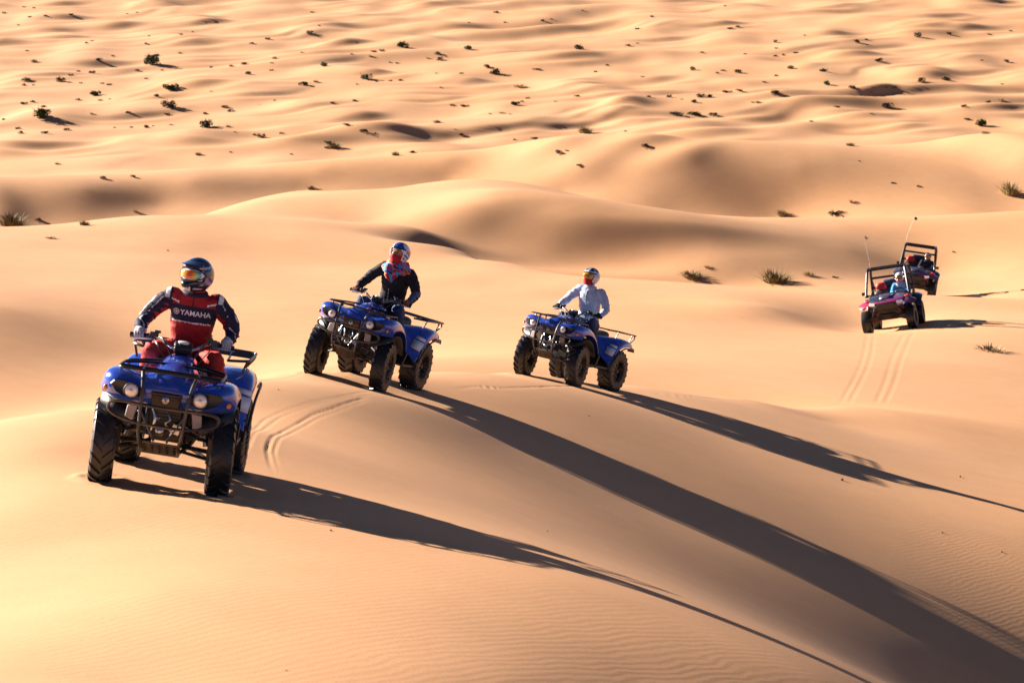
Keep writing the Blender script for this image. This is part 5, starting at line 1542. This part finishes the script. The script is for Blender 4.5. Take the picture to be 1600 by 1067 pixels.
# the many small ones: (u, v, width px)
S4 = lambda ox, L: [(ox + a / 4, b / 4, c / 4) for a, b, c in L]
SMALL = S4(0, [(150, 42, 25), (210, 50, 15), (25, 80, 30), (185, 103, 30), (285, 97, 25), (445, 88, 35), (115, 155, 20), (795, 85, 20), (855, 78, 12), (575, 255, 25), (540, 268, 25), (930, 225, 20), (1130, 213, 30), (910, 270, 25), (1205, 200, 15),
    (170, 315, 25), (215, 380, 45), (620, 372, 40), (708, 350, 25), (985, 345, 35), (1125, 330, 30), (855, 437, 30), (1010, 437, 25), (160, 490, 65), (150, 530, 35), (210, 530, 25), (375, 497, 70), (430, 512, 25), (440, 467, 40), (490, 445, 25), (575, 450, 40),
    (640, 520, 25), (685, 525, 40), (505, 517, 25), (915, 490, 25), (1320, 568, 20), (1320, 420, 25), (1445, 410, 35), (1530, 395, 50), (1550, 457, 45), (1570, 268, 35), (150, 645, 40), (205, 632, 35), (275, 663, 35), (485, 620, 35), (630, 625, 30), (685, 618, 20),
    (980, 596, 35), (1045, 710, 35), (1410, 663, 50), (1445, 690, 45), (1285, 708, 35), (1070, 775, 40), (1425, 787, 35), (1465, 823, 20), (1590, 840, 30), (575, 707, 40), (800, 700, 30), (110, 800, 35), (130, 828, 45), (280, 827, 40), (420, 805, 55), (715, 797, 20),
    (820, 795, 25), (915, 792, 40), (960, 787, 15), (360, 1020, 40), (1240, 960, 50), (1440, 950, 15), (20, 745, 30), (640, 1110, 40), (832, 1100, 40)]) + \
  S4(400, [(350, 75, 25), (395, 162, 12), (75, 240, 35), (115, 362, 30), (95, 390, 25), (95, 437, 25), (285, 325, 25), (375, 507, 35), (480, 640, 35), (620, 628, 40), (115, 628, 12), (20, 650, 20), (735, 320, 40), (790, 315, 40), (715, 347, 40), (595, 337, 20),
    (1135, 328, 60), (1075, 360, 35), (1150, 367, 50), (1130, 455, 35), (1285, 457, 30), (905, 500, 30), (838, 503, 25), (755, 508, 25), (1155, 545, 20), (1230, 655, 35), (1465, 710, 20), (1540, 700, 50), (1590, 710, 30), (1240, 805, 20), (1280, 838, 35), (675, 815, 60),
    (745, 830, 20), (450, 887, 40), (440, 920, 30), (220, 962, 25), (980, 945, 40), (35, 848, 70), (160, 830, 30), (1500, 75, 40), (1330, 140, 20), (1555, 140, 20), (835, 388, 20), (880, 393, 20), (630, 525, 20)]) + \
  S4(800, [(190, 128, 25), (245, 120, 20), (440, 65, 18), (785, 177, 35), (875, 103, 30), (1360, 175, 35), (1410, 165, 25), (1330, 37, 15), (725, 283, 30), (785, 270, 20), (1185, 325, 30), (1455, 335, 25), (155, 428, 45), (595, 407, 25), (520, 447, 25), (1285, 455, 25),
    (1320, 438, 30), (1415, 447, 45), (815, 477, 25), (95, 610, 30), (65, 633, 25), (270, 632, 20), (405, 597, 40), (855, 600, 35), (980, 600, 40), (1060, 618, 25), (1140, 632, 40), (1420, 562, 50), (1505, 637, 30), (1540, 637, 40), (1575, 510, 30), (1255, 712, 60),
    (710, 818, 25), (15, 870, 25), (140, 862, 45), (830, 908, 50), (340, 937, 25), (420, 1027, 35)]) + \
  S4(1200, [(45, 258, 40), (50, 300, 25), (48, 347, 35), (95, 343, 25), (170, 327, 30), (230, 220, 20), (615, 247, 30), (1130, 208, 35), (1385, 213, 30), (1515, 193, 25), (140, 422, 40), (345, 440, 45), (50, 470, 35), (1335, 376, 20), (1490, 380, 45), (530, 543, 45), (640, 567, 30),
    (795, 543, 30), (745, 545, 20), (430, 665, 40), (645, 708, 20), (270, 755, 35), (1375, 635, 40), (1220, 660, 40), (570, 1005, 15), (1465, 525, 20), (1240, 740, 40), (780, 1140, 24), (940, 1160, 30), (1160, 1572, 24)])
REFS = {(237, 101): 'the round green shrub', (63, 183): 'the wide low green shrub', (268, 140): 'the flat green shrub by the hollow', (323, 199): 'the bright green shrub', (265, 168): 'the dark brown shrub mound',
        (506, 104): 'the dark green ball shrub', (474, 133): 'the narrow leaning green shrub', (629, 74): 'the tall round green shrub', (732, 77): 'the green shrub with pointed shadow', (571, 124): 'the green shrub beside brown specks',
        (761, 106): 'the pair of dark brown shrubs', (484, 53): 'the shrub with a debris streak', (522, 231): 'the olive clump near the wave', (618, 243): 'the pale olive tuft', (683, 192): 'the small open olive tuft',
        (541, 196): 'the shrub under the shaded dune', (726, 167): 'the paired dry brown shrub', (905, 77): 'the jagged dark shrub', (813, 137): 'the arched tan stalks', (915, 208): 'the yellow and dark olive bush', (1082, 110): 'the dark shrub of the trio',
        (1056, 179): 'the long low dark row', (1094, 152): 'the scrubby brown shrub', (872, 239): 'the shrub in the shaded dip', (1211, 147): 'the green long-shadowed shrub', (1293, 133): 'the forked green shrub', (1339, 67): 'the shrub with raised branch',
        (1434, 58): 'the shrub with pale twig', (1440, 128): 'the shrub left of the bare mound', (1479, 126): 'the shrub right of the bare mound', (1387, 168): 'the spreading dark shrub', (1533, 197): 'the dark green tufted shrub',
        (1329, 228): 'the olive brown tuft', (1567, 159): 'the loop of pale stalks', (1372, 96): 'the shrub on the pale slope', (63, 10): 'the top left corner', (1240, 10): 'the top edge right of centre'}
ORD = ['nearest', 'second', 'third', 'fourth', 'fifth', 'sixth', 'seventh', 'eighth', 'ninth', 'tenth', 'eleventh', 'twelfth']
items = []
for u, v, w in SMALL:
    a = min(REFS, key=lambda p: math.hypot(p[0] - u, (p[1] - v) * 2.2))
    du, dv = u - a[0], (v - a[1]) * 1.6
    d = ('right of' if du > 0 else 'left of') if abs(du) > abs(dv) else ('below' if dv > 0 else 'above')
    items.append([u, v, w, a, d, math.hypot(du, dv), 'dry' if rnd.random() < .80 else rnd.choice(['olive', 'green', 'tan'])])
WORD = {'dry': ('tiny dark dry shrub', 'tiny dry shrubs'), 'olive': ('tiny olive tuft', 'tiny olive tufts'), 'green': ('tiny green shrub', 'tiny green shrubs'), 'tan': ('tiny tan tuft', 'tiny tan tufts')}
for it in items:
    u, v, w, a, d, r, k = it
    rank = sum(1 for o_ in items if o_[3] == a and o_[4] == d and o_[6] == k and o_[5] < r)
    plant(u, v + w * .2, max(w, 5), k, '%s, %s one %s %s' % (WORD[k][0], ORD[min(rank, 11)], d, REFS[a]), WORD[k][1], rnd.uniform(.55, .95))
# ------------------------------------------------------------------ loose clods on the near dunes
def clod_mesh(seed):
    rd = random.Random(seed)
    mb = MB().ell((0, 0, .2), (.5, .42, .32), 9, 6)
    mb.v = [tuple(c * rd.uniform(.8, 1.15) for c in p) for p in mb.v]
    return mb.mesh('clod', M['clod'], smooth=True)
M['clod'] = mat('dark_clod', (.20, .12, .065), .9, bump=.5, bscale=8, var=.3)
CLODS = [(1315, 750, 12, 'dark clod at the broken end of the third quad bike\'s shadow'), (1500, 745, 9, 'clod above the tip of the third quad bike\'s shadow'), (1472, 832, 7, 'small clod between the two long shadows at the right'),
         (1565, 862, 7, 'clod near the right edge below the third shadow'), (855, 830, 6, 'tiny clod on the shaded slope between the first and second shadows'), (920, 650, 5, 'tiny clod below the last quad bike'),
         (435, 609, 5, 'tiny clod beside the curved tyre track'), (517, 829, 9, 'clod at the lower edge of the first quad bike\'s shadow'), (447, 1047, 6, 'clod near the bottom edge on rippled sand'), (262, 392, 7, 'tiny dark clod on the plain above the front rider\'s helmet')]
for i, (u, v, w, lab) in enumerate(CLODS):
    loc, t = ray_ground(u, v)
    o = bpy.data.objects.new('clod', clod_mesh(i)); scene.collection.objects.link(o)
    s = w * t / F * .5
    o.location = loc; o.scale = (s, s, s); o.rotation_euler = (0, 0, i * 1.3)
    tag(o, lab, 'clod', 'loose clods of sand')
